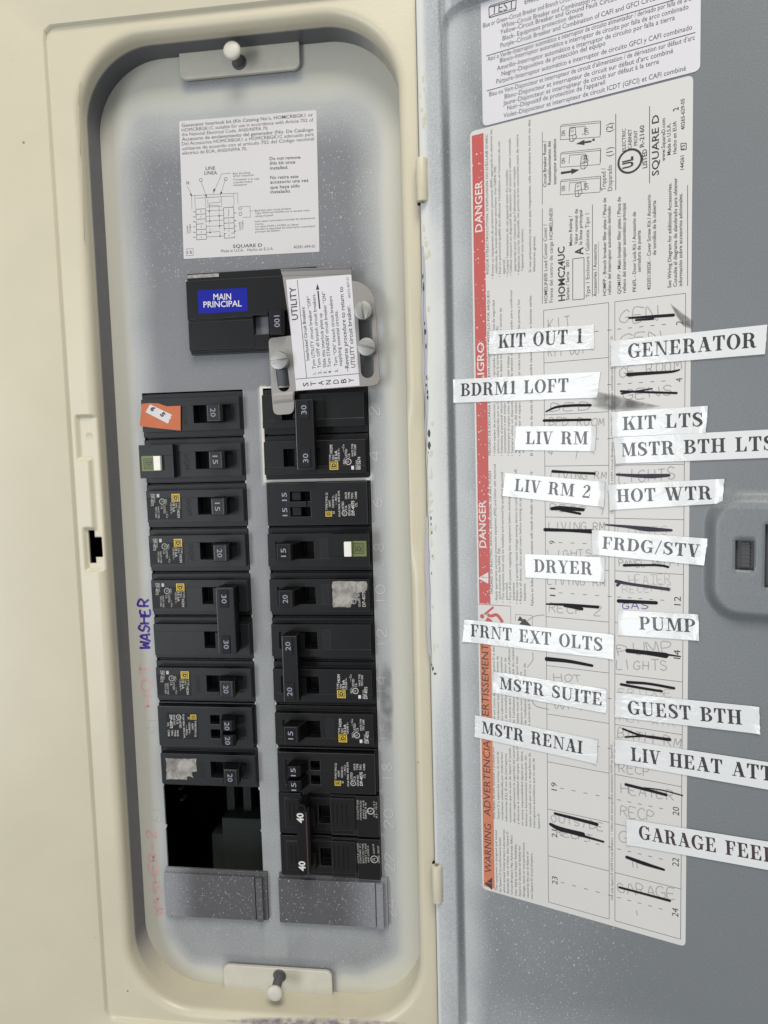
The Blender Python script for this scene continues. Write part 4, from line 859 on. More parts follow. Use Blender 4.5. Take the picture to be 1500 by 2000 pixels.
for p, q in (((462, 702), (470, 668)), ((515, 718), (524, 690)), ((412, 738), (402, 712)), ((298, 728), (285, 705))):
    a, b = z3(*p), z3(*q); d = (a-b); n_ = Vector((-d.y, d.x))*.28; m.poly([a, b+n_, b-n_] if n_.cross(d) < 0 else [a, b-n_, b+n_], z, 1)
lines(m, z3, [('Loads', 268, 1010, 266, 950), ('Cargas', 288, 1008, 286, 940), ('Loads', 672, 985, 670, 922), ('Cargas', 692, 980, 690, 912)], 1.1, z)
m.build('printing', [M['inkg'], M['ink']], pg)
m = MB(); m.ribbon([z3(310, 903), z3(450, 950), z3(432, 966), z3(640, 1030)][:2], 1.0, .215); m.ribbon([z3(432, 964), z3(642, 1030)], 1.0, .216); m.build('break_mark', M['paper'], pg)

# ================================================================== opened door
drt = thing('panel_door', 'grey door swung open on the right with taped circuit names', 'door', DOOR)
DT, DB_ = 186.5, -355.0
def door_z(s, t):
    e = min(s, DT-t, t-DB_); fl = 3.6*(1-sm(12.4, 15.6, s))
    fl = max(3.6*(1-sm(12.4, 15.6, s)), 3.6*(1-sm(13.0, 16.0, DT-t)), 3.6*(1-sm(13, 16, t-DB_)))
    if s < 22 and DT-t < 23:    # rounded corner of the pressed edge
        d = math.hypot(22-s, t-(DT-23)) if t > DT-23 else 22-s
        fl = max(fl, 3.6*sm(6.4, 9.4, d))
    if s < 1.2: fl -= 1.0*(1-s/1.2)**2
    qx, qy = max(0, 143.5-s), max(0, abs(t+82.4)-13.2); b = 1-sm(9.2, 14.6, math.hypot(qx, qy))
    return fl+3.6*b
def spray_door(s, t):
    v = nz(s, t, .035, 4)
    st = .96-.16*sm(2, 11, s)+.06*v
    if t < -120: st -= .28*sm(-120, -210, t)*sm(.5, 3, s)
    if t > 60: st -= .25*sm(60, 100, t)*sm(2.5, 6, s)
    g = sm(11.2, 13.6, s)*(1-sm(14.6, 16.4, s))
    inn = .52*(1-sm(15, 34, s+4*v))+.10*(1-sm(40, 110, s))+.03
    topg = sm(DT-16, DT-12, t)
    a = st if s < 13 else inn
    a = a*(1-.99*g)
    if s > 13:
        a = max(a, .34*(1-sm(20, 62, DT-16-t))) if s < 60 else a
        a = a*(1-topg)+.3*topg if s > 18 else a
        a = max(a, .30*(1-sm(10, 70, t-DB_)))
        if 160 > s > 132 and -62 < t < -55: a = max(a, .12)
    if 5.3 > s and 40 < t < 100: a = max(a, .8+.2*v)
    return (max(0, min(1, a)), (1-sm(60, 124, s)) * (1.0 if s > 15 else .3)+.06)
HS = [(141.3, 148.3, -87.4, -75.0), (152.2, 172, -94.2, -68.1)]
xs = grid([0, 1.2, 11, 18, 127.5, 134.5, 141.3, 148.3, 152.2, 172, 193], 99)
xs = []
for a, b, st in ((0, 1.2, .4), (1.2, 10.5, 1.5), (10.5, 18, .5), (18, 30, 1.5), (30, 127.5, 4), (127.5, 134.5, .7), (134.5, 141.3, 1.5), (141.3, 148.3, 1.75), (148.3, 152.2, 1.3), (152.2, 172, 3), (172, 193, 4)): xs += span(a, b, st)[:-1]
xs.append(193)
ys = []
for a, b, st in ((DB_, DB_+12, 2), (DB_+12, DB_+17, .6), (DB_+17, -110, 4), (-110, -101.5, .7), (-101.5, -94.2, 2), (-94.2, -87.4, 2), (-87.4, -75, 2), (-75, -68.1, 2), (-68.1, -63, 1.5), (-63, -56, .7), (-56, 150, 3), (150, DT-17, 1.2), (DT-17, DT-12, .5), (DT-12, DT, 2)): ys += span(a, b, st)[:-1]
ys.append(DT)
dm = MB(); idx = {}
for i, x in enumerate(xs):
    for j, y in enumerate(ys):
        q = spray_door(x, y); idx[i, j] = dm.vert(x, y, door_z(x, y), *q)
dhe = {}
for i in range(len(xs)-1):
    for j in range(len(ys)-1):
        cx_, cy_ = (xs[i]+xs[i+1])/2, (ys[j]+ys[j+1])/2; q = (idx[i, j], idx[i+1, j], idx[i+1, j+1], idx[i, j+1])
        if any(a < cx_ < b and c < cy_ < d for a, b, c, d in HS):
            for a, b in zip(q, q[1:]+q[:1]): dhe[(a, b)] = 1
            continue
        dm.face(q, 0, True)
low = {}
rim = [e for e in dhe if (e[1], e[0]) not in dhe]
per = [(idx[i, 0], idx[i+1, 0], 'o') for i in range(len(xs)-1)]+[(idx[len(xs)-1, j], idx[len(xs)-1, j+1], 'o') for j in range(len(ys)-1)]+[(idx[i+1, len(ys)-1], idx[i, len(ys)-1], 'o') for i in range(len(xs)-1)]+[(idx[0, j+1], idx[0, j], 'o') for j in range(len(ys)-1)]
for a, b in rim:
    for j in (a, b):
        if j not in low: x, y, zz = dm.v[j]; low[j] = dm.vert(x, y, zz-1.3, .05, 0)
    dm.face((a, b, low[b], low[a]))
low = {}
for a, b, _ in per:
    for j in (a, b):
        if j not in low: x, y, zz = dm.v[j]; low[j] = dm.vert(x, y, -4.2 if x > .1 else -.4, .8, 0)
    dm.face((b, a, low[a], low[b]))
dm.build('door_skin', M['doorp'], drt)
m = MB(); m.box(139, 151.8, -90, -72.4, -1.5, 0.4); m.box(143.6, 146.6, -86.5, -76, .4, 1.6)
for k in range(6): m.box(143.4, 146.8, -86+1.7*k, -85.4+1.7*k, 1.6, 1.9)
m.box(152.0, 175, -96, -66, -.6, .2); m.build('latch_slider', mat('dim_latch_plastic', (.055, .055, .055), .5), drt)
m = MB(); m.box(.5, 192.5, DB_+.5, DT-.5, -4.4, -4.2); m.build('outer_skin', M['beige'], drt)
for y0, y1 in ((86.4, 106.6), (-272.4, -252.6)):
    m = MB(); r = 2.75
    m.loft([[(2.0+r*math.cos(2*math.pi*i/28), y, 4.6+r*math.sin(2*math.pi*i/28)) for i in range(28)] for y in (y0, y1)]); k = m.build('hinge_knuckle', M['beige'], drt, bevel=.35, smooth_angle=.6)
    m = MB(); m.loft([[(2.0+.9*math.cos(2*math.pi*i/16), y, 4.6+.9*math.sin(2*math.pi*i/16)) for i in range(16)] for y in (y0-.5, y1+.5)]); m.build('hinge_pin', M['screw'], k)
    m = MB(); m.box(-.95, .3, y0-.8, y1+.8, 2.2, 3.9); m.build('hinge_gap', M['hole'], k)
# chipped and cracked paint along the hinge seam, plus shade drawn in its gap
zc = lambda u, v: door(u, v, 3.75)
m = MB(); rnd = random.Random(5)
def blob(u, v, ru, rv, mi=0):
    ru, rv = ru*.72, rv*.8; P = [zc(u+ru*math.cos(2*math.pi*k/11)*(0.75+.5*rnd.random()), v-rv*math.sin(2*math.pi*k/11)*(.75+.5*rnd.random())) for k in range(11)]; m.poly(P, 3.72, mi)
for v, du, ru, rv in ((632, 0, 1.5, 4), (648, 1, 3, 7), (676, 2, 2.2, 7), (738, 2, 1.8, 6), (752, 1, 2.2, 4), (766, 3, 2.2, 5), (776, 3, 2.4, 5), (846, 4, 3.4, 9), (870, 4, 3.6, 9), (884, 2, 1.2, 2), (1000, 3, 1, 2), (1012, 4, 1.8, 5), (1024, 4, 1.4, 4), (1040, 5, 1.4, 4), (1086, 5, 1, 3), (1120, 3, 1, 4), (1306, 1, 2.6, 6), (1316, 5, 4, 2.6), (560, 0, 2, 12), (540, -1, 1.5, 8), (1298, -1, 1.6, 3)): blob(829+(v-632)*.0225+du, v, ru, rv)
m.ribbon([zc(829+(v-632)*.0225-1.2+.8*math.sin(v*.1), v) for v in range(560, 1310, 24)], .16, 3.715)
m.box(-.22, .02, -350, 182, 1.6, 2.7)  # dark strip painting the shade in the gap between door and frame
m.build('paint_chips_and_seam_shade', M['chip_seam'], drt)
m = MB()      # pale flakes of newer paint round the cracked seam
for k in range(46):
    v = rnd.choice((rnd.uniform(150, 250), rnd.uniform(440, 520), rnd.uniform(600, 1300), rnd.uniform(860, 1010))); zz = 3.69+.0004*k
    u = 829+(v-632)*.0225+rnd.uniform(-3, 13); ru, rv = rnd.uniform(1, 3.4), rnd.uniform(2, 9); P = [zc(u+ru*math.cos(2*math.pi*q/11)*(.6+.8*rnd.random()), v-rv*math.sin(2*math.pi*q/11)*(.6+.8*rnd.random())) for q in range(11)]
    if min(p.x for p in P) > 1.2: m.poly(P, zz)
m.build('paint_flakes', M['beige'], drt)
m = MB()
for u0, v0, v1, wd in ((826, 480, 880, 2.6), (833, 1010, 1300, 2.4)):
    pts = [zc(u0+(v-v0)*.02+1.2*math.sin(v*.05), v) for v in range(v0, v1, 30)]; m.ribbon(pts, [wd*(.25+.75*math.sin(math.pi*(i+.5)/len(pts))) for i in range(len(pts))], 3.70)
m.build('paint_thin_edge', M['lav'], drt)

# ================================================================== stickers on the door
def sheet(name, lab, cat, P, m_, z0=.02, z1=.12, rad=2.5):
    t = thing(name, lab, cat, DOOR); m = MB(); m.prism(rounded(P, rad), z0, z1); return t, m.build('sheet', m_, t, bevel=.03, seg=1)
# test-button colour sticker
t, pg = sheet('colour_code_sticker', 'white trilingual TEST button sticker at the top of the door', 'label', [(32.2, 116.2), (125.9, 116.3), (125.9, 182), (32.0, 182)], M['paper2'], .14, .24)
f = Zm(900, 0, 2.5, door); m = MB(); z = .28
lines(m, f, [('Effective / Efectivo / Efficace', 312, 22, 660, -75, .004), ('Blue or Green–Circuit Breaker and Branch Circuit Interrupter', 110, 138, 655, -33), ('White–Circuit Breaker and Combination Arc Fault', 200, 140, 742, -18), ('Yellow–Circuit Breaker and Ground Fault Circuit', 193, 170, 762, 3), ('Black- Equipment protection device', 205, 200, 597, 80), ('Purple–Circuit Breaker and Combination of CAFI and GFCI Circuit', 195, 235, 968, -2),
             ('Azul o Verde–Interruptor automático e interruptor de circuito alimentador / derivado por falla de arco', 132, 300, 1138, 0), ('Blanco–Interruptor automático e interruptor de circuito por falla de arco combinado', 192, 308, 1112, 45), ('Amarillo–Interruptor automático e interruptor de circuito por falla a tierra', 178, 346, 1045, 98), ('Negro–Dispositivo de protección del equipo', 200, 373, 707, 222), ('Púrpura–Interruptor automático e interruptor de circuito GFCI y CAFI combinado', 175, 411, 1130, 145),
             ('Bleu ou Vert–Disjoncteur et interrupteur de circuit d’alimentation / de dérivation sur défaut d’arc', 140, 473, 1143, 195), ('Blanc–Disjoncteur et interrupteur de circuit sur défaut d’arc combiné', 215, 484, 1037, 260), ('Jaune–Disjoncteur et interrupteur de circuit sur défaut à la terre', 208, 516, 968, 312), ('Noir–Dispositif de protection de l’appareil', 228, 540, 705, 412), ('Violet–Disjoncteur et interrupteur de circuit ICDT (GFCI) et CAFI combiné', 210, 577, 1100, 345)], 2.0, z, 0, .002)
rule(m, f, [(125, 275), (1060, -5)], .35, z); rule(m, f, [(128, 445), (1146, 160)], .35, z)
text(m, 'TEST', f(150, 72), f(262, 41), 3.6, z, -.004)
rule(m, f, [(138, 38), (140, 88), (268, 50), (272, 0)], .4, z); rule(m, f, [(138, 38), (270, 0)], .4, z); rule(m, f, [(138, 38), (148, 28), (265, -8)], .3, z); rule(m, f, [(140, 88), (150, 76), (272, 40)], .3, z)
m.build('printing', M['inkg'], pg)
# main directory sticker
dt, pg = sheet('circuit_directory', 'large grey-white danger and circuit directory sticker on the door', 'label', [(25.7, -261.4), (123.2, -261.4), (123.3, 115.4), (25.7, 115.4)], M['direct'])
S0, S1 = door(921.5, 258).x, door(944.5, 258).x
Yd = lambda v, u=935: door(u, v).y
m = MB(); m.box(S0, S1, Yd(1178), 113.3, .12, .14); rb = m.build('danger_band', M['red'], pg)
m = MB(); m.box(S0, S1, -259.6, Yd(1250), .12, .14); ob_ = m.build('warning_band', M['orangeb'], pg)
za = Zm(900, 200, 3.125, door); zb = Zm(860, 560, 3.75, door); ze = Zm(880, 900, 4.1667, door); zw = Zm(880, 1300, 4.1667, door); zt = Zm(1040, 200, 4.5455, door); zg = Zm(1150, 560, 4.2857, door); zh = Zm(1140, 900, 4.1667, door); zl = Zm(1140, 1300, 3.5714, door)
z = .17
for f, r in ((za, ('DANGER', 131, 788, 131, 476)), (zb, ('PELIGRO', 321, 795, 321, 405)), (ze, ('DANGER', 290, 708, 285, 325))): m = MB(); lines(m, f, [r], 3.5, z, 0, .012); m.build('band_lettering', M['white'], rb)
m = MB(); P = [ze(225, 955), ze(308, 905), ze(308, 1000)]; m.poly(P[::-1], z); m.build('alert_triangle', M['white'], rb)
m = MB(); text(m, '!', ze(300, 953), ze(300, 946), 3.0, z+.02, .03); m.build('alert_mark', M['red'], rb)
bi = mat('brown_black_ink', (.05, .03, .03), .5)
for w_, a, b in (('WARNING', zw(334, 1692), zw(330, 1292)), ('ADVERTENCIA', zw(326, 1228), zw(321, 612)), ('AVERTISSEMENT', door(955, 1430), door(954, 1258))): m = MB(); text(m, w_, a, b, 3.6, z, .0); m.build('band_lettering', bi, ob_)
m = MB(); m.poly([zw(277, 1772), zw(340, 1722), zw(340, 1825)][::-1], z); m.build('alert_triangle', bi, ob_)
m = MB(); text(m, '!', zw(334, 1776), zw(334, 1769), 2.6, z+.02, .03); m.build('alert_mark', M['orangeb'], ob_)
m = MB(); z = .15
B = .006
lines(m, za, [('RISQUE D’ÉLECTROCUTION, D’EXPLOSION OU D’ÉCLAIR D’ARC', 170, 1048, 165, 195, B), ('• Portez un équipement de protection personnel (ÉPP) approprié et observez les', 202, 1075, 192, 165), ('méthodes de travail électrique sécuritaire. Voir NFPA 70E.', 224, 1042, 216, 385), ('• Seul un personnel qualifié doit effectuer l’installation et l’entretien de cet', 245, 1065, 240, 238), ('appareil.', 270, 1048, 270, 955),
              ('• Coupez l’alimentation de cet appareil avant d’y travailler.', 292, 1062, 288, 405), ('• Utilisez toujours un dispositif de détection de tension à valeur nominale', 313, 1055, 305, 222), ('appropriée pour s’assurer que l’alimentation est coupée.', 338, 1030, 333, 388), ('• Replacez tous les dispositifs, les portes et les couvercles avant de mettre', 360, 1050, 352, 195), ('l’appareil sous tension.', 382, 1025, 382, 768),
              ('Si ces précautions ne sont pas respectées, cela entraînera la mort ou des', 430, 1037, 425, 105, .004), ('blessures graves.', 455, 1030, 455, 815, .004)], 1.15, z)
lines(m, zb, [('PELIGRO DE DESCARGA ELÉCTRICA, EXPLOSIÓN O DESTELLO POR ARQUEO', 370, 1235, 360, 30, B), ('• Utilice equipo de protección personal (EPP) apropiado y siga las prácticas de seguridad', 405, 1240, 398, 100), ('eléctrica establecidas por su Compañía, consulte la norma NFPA 70E (EE).', 432, 1220, 425, 285), ('• Solamente el personal eléctrico especializado deberá instalar y prestar servicio de', 458, 1240, 450, 155), ('mantenimiento a este equipo.', 482, 1215, 478, 845),
              ('• Desenergice el equipo antes de realizar cualquier trabajo en él.', 508, 1240, 505, 430), ('• Siempre utilice un dispositivo detector de tensión de valor adecuado para confirmar', 535, 1240, 527, 20), ('la desenergización del equipo.', 562, 1215, 560, 838), ('• Antes de energizar el equipo, vuelva a colocar todos los dispositivos, las puertas y los', 590, 1240, 582, 95), ('frentes.', 618, 1215, 618, 1120),
              ('El incumplimiento de estas instrucciones podrá causar la muerte o lesiones serias.', 678, 1238, 668, 60, .004)], 1.15, z)
lines(m, ze, [('HAZARD OF ELECTRIC SHOCK, EXPLOSION, OR ARC FLASH', 345, 1080, 330, 85, B), ('• Apply appropriate personal protective equipment (PPE) and follow safe electrical', 382, 1155, 368, 28), ('work practices. See NFPA 70E.', 410, 1130, 405, 705), ('• This equipment must only be installed and serviced by qualified electrical', 438, 1155, 428, 92), ('personnel.', 467, 1130, 465, 990), ('• Turn off all power supplying this equipment before working on or inside', 495, 1158, 485, 110), ('equipment.', 522, 1135, 522, 985),
              ('• Always use a properly rated voltage sensing device to confirm power is off.', 550, 1165, 540, 65), ('• Replace all devices, doors and covers before turning on power to this', 580, 1165, 575, 130), ('equipment.', 612, 1140, 612, 995), ('Failure to follow these instructions will result in death or serious injury.', 675, 1178, 665, 80, .006)], 1.2, z)
lines(m, zw, [('This equipment is designed and tested', 382, 1835, 378, 1340), ('by Square D to performance levels', 413, 1840, 410, 1400), ('which exceed Underwriters Laboratories', 445, 1850, 442, 1335), ('Standards. Use of Other than Square D', 475, 1855, 472, 1352), ('Circuit Breakers May Adversely Affect', 507, 1865, 505, 1380), ('User Safety and Impair Reliability.', 540, 1875, 538, 1450), ('Square D disclaims all liability for', 572, 1880, 570, 1465), ('damage, injury or non-performance', 605, 1885, 603, 1440), ('caused by the use or failure of', 637, 1890, 635, 1515), ('non-Square D circuit breakers.', 670, 1900, 668, 1525),
              ('Este equipo ha sido diseñado y probado por', 363, 1245, 357, 660), ('Square D y supera las normas de nivel de', 398, 1250, 393, 700), ('rendimiento establecidas por Underwriters', 430, 1258, 425, 705), ('Laboratories (UL). El uso de interruptores', 462, 1268, 458, 715), ('automáticos que no sean de Square D puede', 495, 1275, 490, 672), ('afectar negativamente la seguridad del usuario', 528, 1280, 522, 657), ('y deteriorar la confiabilidad del equipo. Square D', 560, 1290, 553, 662), ('no asume responsabilidad alguna por daños,', 593, 1300, 588, 695), ('lesiones o funcionamiento inadecuado del', 625, 1305, 620, 735), ('equipo causado por el uso o desperfectos de', 657, 1315, 652, 712), ('interruptores automáticos que no sean de', 690, 1320, 685, 755), ('Square D.', 728, 1328, 725, 1200)], 1.12, z)
for k, s_ in enumerate(('Cet appareil est conçu et testé par Square D à des', 'niveaux de rendement supérieurs aux normes de', 'Underwriters Laboratories et de l’association', 'canadienne de normalisation. L’utilisation de', 'disjoncteurs autres que Square D risque d’affecter la', 'sécurité de l’utilisateur et la fiabilité du matériel.', 'Square D rejette toute responsabilité pour tout', 'dommage, blessure ou non-fonctionnement', 'inadéquat de l’utilisation ou défaillance de', 'disjoncteurs autres que Square D.')):
    text(m, s_, door(968+7.6*k, 1442+1.5*k), door(966+7.6*k, 1442+1.5*k-3.6*len(s_)), 1.12, z)
lines(m, zt, [('HOMELINE® Load Center Cover /', 135, 1780, 128, 1080, .004), ('Frente del centro de carga HOMELINE®', 182, 1775, 180, 935, .002)], 1.6, z, 1)
lines(m, zt, [('HOMC24UC', 290, 1760, 285, 1278, .022)], 3.0, z, 1); lines(m, zt, [('A', 450, 1352, 450, 1283, .03)], 3.5, z, 1)
lines(m, zt, [('Series / Serie   S01', 328, 1755, 325, 1400), ('Mains Rating /', 355, 1270, 350, 1005), ('Valor nominal de', 402, 1260, 402, 945), ('la línea principal', 442, 1260, 442, 955), ('Type 1 Enclosure / Gabinete Tipo 1', 508, 1730, 503, 985, .002, 1.65), ('Accessories / Accesorios', 570, 1722, 570, 1260), ('HOMFP - Branch breaker filler plate / Placa de', 655, 1715, 655, 845), ('relleno del interruptor automático derivado', 698, 1705, 695, 920), ('QOM1FP - Main breaker filler plate / Placa de', 785, 1700, 783, 838), ('relleno del interruptor automático principal', 830, 1690, 828, 895),
              ('PK6FL - Door Lock Kit / Accesorio de', 920, 1680, 918, 970), ('cerradura de puerta', 962, 1505, 960, 1135), ('4020513002K - Cover Screw Kit / Accesorio', 1050, 1665, 1050, 818), ('de tornillos de la cubierta', 1098, 1355, 1096, 870), ('See Wiring Diagram for additional Accessories.', 1232, 1645, 1235, 715), ('Consulte el diagrama de alambrado para obtener', 1283, 1635, 1285, 668), ('información sobre accesorios adicionales.', 1330, 1630, 1330, 805),
              ('Circuit Breaker Reset /', 125, 750, 122, 340), ('Restablecimiento del', 165, 728, 163, 345), ('interruptor automático', 213, 725, 210, 322), ('Tripped /', 652, 780, 650, 580, 0, 1.9), ('Disparado', 708, 782, 705, 555, 0, 1.9), ('(1)', 712, 475, 712, 395, 0, 2.7), ('(2)', 712, 258, 712, 180, 0, 2.7), ('ELECTRIC', 828, 432, 828, 232, .01), ('CABINET', 880, 410, 880, 235, .01), ('FRONT', 932, 380, 932, 245, .01), ('R-2160', 992, 395, 992, 200, .012, 1.8), ('LISTED', 1018, 580, 1015, 412, .02, 1.8),
              ('SQUARE D', 1122, 645, 1122, 105, .014, 2.7), ('www.SquareD.com', 1178, 520, 1178, 140), ('Made in U.S.A.', 1228, 465, 1226, 185), ('Hecho en EUA', 1280, 455, 1278, 165), ('2', 1298, 68, 1296, 40, .02, 2.1), ('144261', 1345, 595, 1345, 470), ('15', 1352, 415, 1352, 375), ('40265-629-05', 1352, 240, 1350, -35)], 1.42, z, 1, .013)
for P, wd in (([(88, 1790), (88, 945)], .22), ([(88, 908), (88, 265)], .22), ([(358, 1755), (358, 1390), (458, 1378), (460, 1745), (358, 1755)], .28), ([(533, 1725), (533, 908)], .25), ([(588, 1700), (585, 1235)], .14), ([(740, 780), (740, 103)], .28), ([(1040, 720), (1040, 35)], .28), ([(1378, 1630), (1378, 735)], .25), ([(1318, 365), (1365, 363), (1366, 420), (1320, 424), (1318, 365)], .3)): rule(m, zt, P, wd, z, 1)
circle_mark(m, zt(865, 522), 5.2, .9, z, 1); text(m, 'UL', zt(893, 572), zt(891, 478), 4.2, z, .04, 1)
for k, tip in ((0, 90), (1, 150), (2, 60)):     # three little breaker drawings
    dy = -245*k; R_ = lambda P, wd=.2: rule(m, zt, [(x, y+dy) for x, y in P], wd, z, 1)
    R_([(248, 822), (250, 705), (605, 672), (600, 797), (248, 822)]); R_([(250, 705), (262, 690), (607, 655), (605, 672)]); R_([(607, 655), (604, 780)])
    text(m, 'ON', zt(292, 785+dy), zt(290, 738+dy), 1.7, z, .012, 1); text(m, 'OFF', zt(500, 775+dy), zt(497, 708+dy), 1.9, z, 0, 1)
    x0 = 325+[25, 75, -25][k]
    R_([(325, 790), (330, 715), (470, 703), (468, 770), (440, 775)])
    R_([(x0+28, 790), (x0+35, 725), (x0+80, 712), (x0+85, 775), (x0+28, 790)], .26); R_([(x0+28, 790), (x0+32, 835), (x0+60, 838), (x0+92, 800), (x0+85, 775)], .26); R_([(x0+60, 838), (x0+58, 785)], .2)
    circle_mark(m, zt(x0+55, 745+dy), .5, .16, z, 1)
for pts in ([(252, 618), (345, 605), (343, 590), (420, 598), (348, 640), (346, 625), (254, 640)], [(385, 370), (462, 332), (462, 347), (525, 338), (525, 355), (462, 365), (463, 380)], [(532, 325), (552, 320), (554, 342), (532, 345)]):
    P = [zt(*p) for p in pts]; ar = sum(P[i-1].cross(P[i]) for i in range(len(P))); m.poly(P if ar > 0 else P[::-1], z, 1)
# pictograms between the bands
rule(m, ze, [(225, 1165), (490, 1182), (492, 1330)], .16, z); rule(m, ze, [(528, 1300), (530, 1250), (665, 1258), (667, 1345)], .16, z)
P = [ze(*p) for p in ((545, 1300), (565, 1262), (590, 1290), (605, 1285), (660, 1345), (560, 1330), (580, 1305))]; m.poly(P[::-1], z, 1)
# circuit table
SA, SB, SC, SD_ = 60.4, door(1189, 592).x, door(1201, 592).x, 121.1
T0, DTt = 28.3, (28.3+258.4)/12
def seg(x0, y0, x1, y1, wd=.2): m.ribbon([(x0, y0), (x1, y1)], wd, z, 1)
for x in (SA, SB, SC, SD_): seg(x, T0, x, T0-12*DTt)
for k in range(13):
    y = T0-k*DTt; seg(SA, y, SB, y); seg(SC, y, SD_, y)
    if 0 < k < 12 or k == 0: pass
for k in range(12):
    y = T0-(k+.5)*DTt
    for q in range(5):
        seg(SA+6.2+q*5.6, y, SA+8.0+q*5.6, y, .24); seg(SC+1+q*4.6, y, SC+2.7+q*4.6, y, .24)
    for side, num in ((0, 2*k+1), (1, 2*k+2)):
        x = SA+4.6 if side == 0 else SD_-1.0; L = 1.7 if num < 10 else 3.6
        text(m, str(num), (x, y-L*.5), (x, y+L*.5) if num < 10 else (x, y+L*.6), 2.7, z, 0, 1)
text(m, 'Use only Square D HOM Circuit Breakers.  /  Utilice sólo interruptores automáticos HOM de Square D.', zl(205, 1635), zl(202, 548), 1.0, z, 0, 1)
text(m, 'Use only Square D HOM Circuit Breakers.  /  Utilice sólo interruptores automáticos HOM de Square D.', door(1198, 1003), door(1197, 655), 1.0, z, 0, 1)
m.build('printing', [M['inkg'], M['ink']], pg)
m = MB(); c = ze(258, 1265); m.poly([(c.x+1.15*math.cos(q), c.y+1.15*math.sin(q)) for q in [math.pi*i/8 for i in range(16)]], .15)
m.ribbon([ze(278, 1250), ze(350, 1190)], 1.1, .152); m.ribbon([ze(300, 1250), ze(330, 1262), ze(380, 1255), ze(425, 1315)], 1.6, .154); m.ribbon([ze(290, 1290), ze(330, 1320)], 3.0, .156); rule(m, ze, [(223, 1166), (489, 1183)], .3, .158); m.build('shock_pictogram', M['red'], pg)
# pencil handwriting
m = MB(); z = .18
for f, rows in ((zg, (('GEN', 255, 305, 570, 280, 25), ('GE ROOM', 260, 760, 775, 690, 18), ('GENS', 290, 950, 710, 905, 19), ('GEN', 262, 478, 600, 440, 15))), (zb, (('BED ROOM', 797, 1017, 1200, 1020, 14), ('BED', 805, 912, 1095, 905, 15), ('LIVING RM', 810, 1407, 1215, 1407, 13), ('KIT', 790, 330, 960, 300, 22), ('KIT OUT', 790, 512, 1060, 490, 18), ('4   1', 790, 1230, 1010, 1260, 14))),
                (ze, (('RECP 1', 810, 405, 1265, 440, 14), ('LIVING RM', 805, 560, 1255, 562, 14), ('LIGHTS', 800, 782, 1150, 772, 13), ('LIVING RM', 790, 1003, 1260, 1022, 15), ('RECP 2', 805, 1228, 1220, 1262, 17))), (zw, (('HOT', 845, 125, 1070, 135, 15), ('WH', 840, 350, 1060, 362, 14), ('OUTSIDE', 820, 1268, 1245, 1345, 15), ('RECPT', 865, 1380, 1150, 1432, 13))),
                (zh, (('PANEL RECPT', 290, 860, 790, 858, 12), ('PUMP', 290, 1590, 740, 1555, 22), ('LIGHTS', 270, 1695, 680, 1705, 18), ('LIGHTS', 290, 180, 750, 150, 22))), (zl, (('BATH RM', 235, 500, 680, 572, 18), ('RECP.', 248, 742, 520, 778, 18), ('HEATER', 260, 888, 630, 942, 18), ('RECP', 258, 1045, 490, 1087, 20), ('G', 240, 1222, 300, 1237, 23), ('GARAGE', 240, 1582, 640, 1628, 20), ('11', 335, 1405, 385, 1412, 15), ('1', 365, 1740, 385, 1742, 9)))):
    for s_, x0, y0, x1, y1, h in rows:
        a, b = f(x0, y0), f(x1, y1); strokes(m, s_, a, b, h*.245, .36, z)
rule_ = [ze(*p) for p in ((765, 1255), (690, 1262), (640, 1290), (620, 1310))]; m.ribbon(rule_, .4, z); m.ribbon([ze(*p) for p in ((668, 1560), (670, 1620), (625, 1680))], .4, z); m.ribbon([zw(*p) for p in ((660, 280), (700, 330), (800, 355))], .45, z)
m.build('pencil_writing', M['pencil'], pg)
for f, rows in ((zh, (('HEATER', 370, 1010, 710, 1000, 18), ('RECEPTS', 320, 1075, 720, 1060, 13), ('LIGHTS', 280, 595, 680, 600, 15))), (zl, (('FRIDGE', 250, 205, 620, 220, 13), ('HOT AIR', 250, 390, 640, 425, 12)))):
    m = MB(); [strokes(m, s_, f(x0, y0), f(x1, y1), h*.245, .3, z-.01) for s_, x0, y0, x1, y1, h in rows]; m.build('faint_pencil_writing', M['pencil2'], pg)
m = MB(); strokes(m, 'GAS', zh(312, 1203), zh(525, 1205), 3.0, .38, .19); m.build('purple_writing', M['purple'], pg)
# graphite smudges
m = MB()
def soft(P, f, z):   # polygon fan with fading rim
    Q = [f(*p) for p in P]; c = sum(Q, Vector((0, 0)))/len(Q); n_ = len(Q); rings_ = [[m.vert(*(c+(q-c)*r), z, a) for q in Q] for r, a in ((.55, 1), (.85, .6), (1.08, 0))]; cc = m.vert(c.x, c.y, z, 1)
    for i in range(n_):
        m.face((cc, rings_[0][(i+1) % n_], rings_[0][i])); [m.face((rings_[k][i], rings_[k][(i+1) % n_], rings_[k+1][(i+1) % n_], rings_[k+1][i])) for k in (0, 1)]
soft(((70, 880), (180, 895), (300, 930), (450, 965), (600, 1000), (480, 1022), (330, 1035), (150, 1035), (30, 1000), (40, 940)), zg, .185)
m.build('graphite_smudge', M['smudge'], pg); m = MB()
soft(((680, 140), (760, 200), (880, 290), (872, 360), (790, 330), (730, 240)), zg, .187)
m.build('graphite_smudge', M['smudge'], pg)
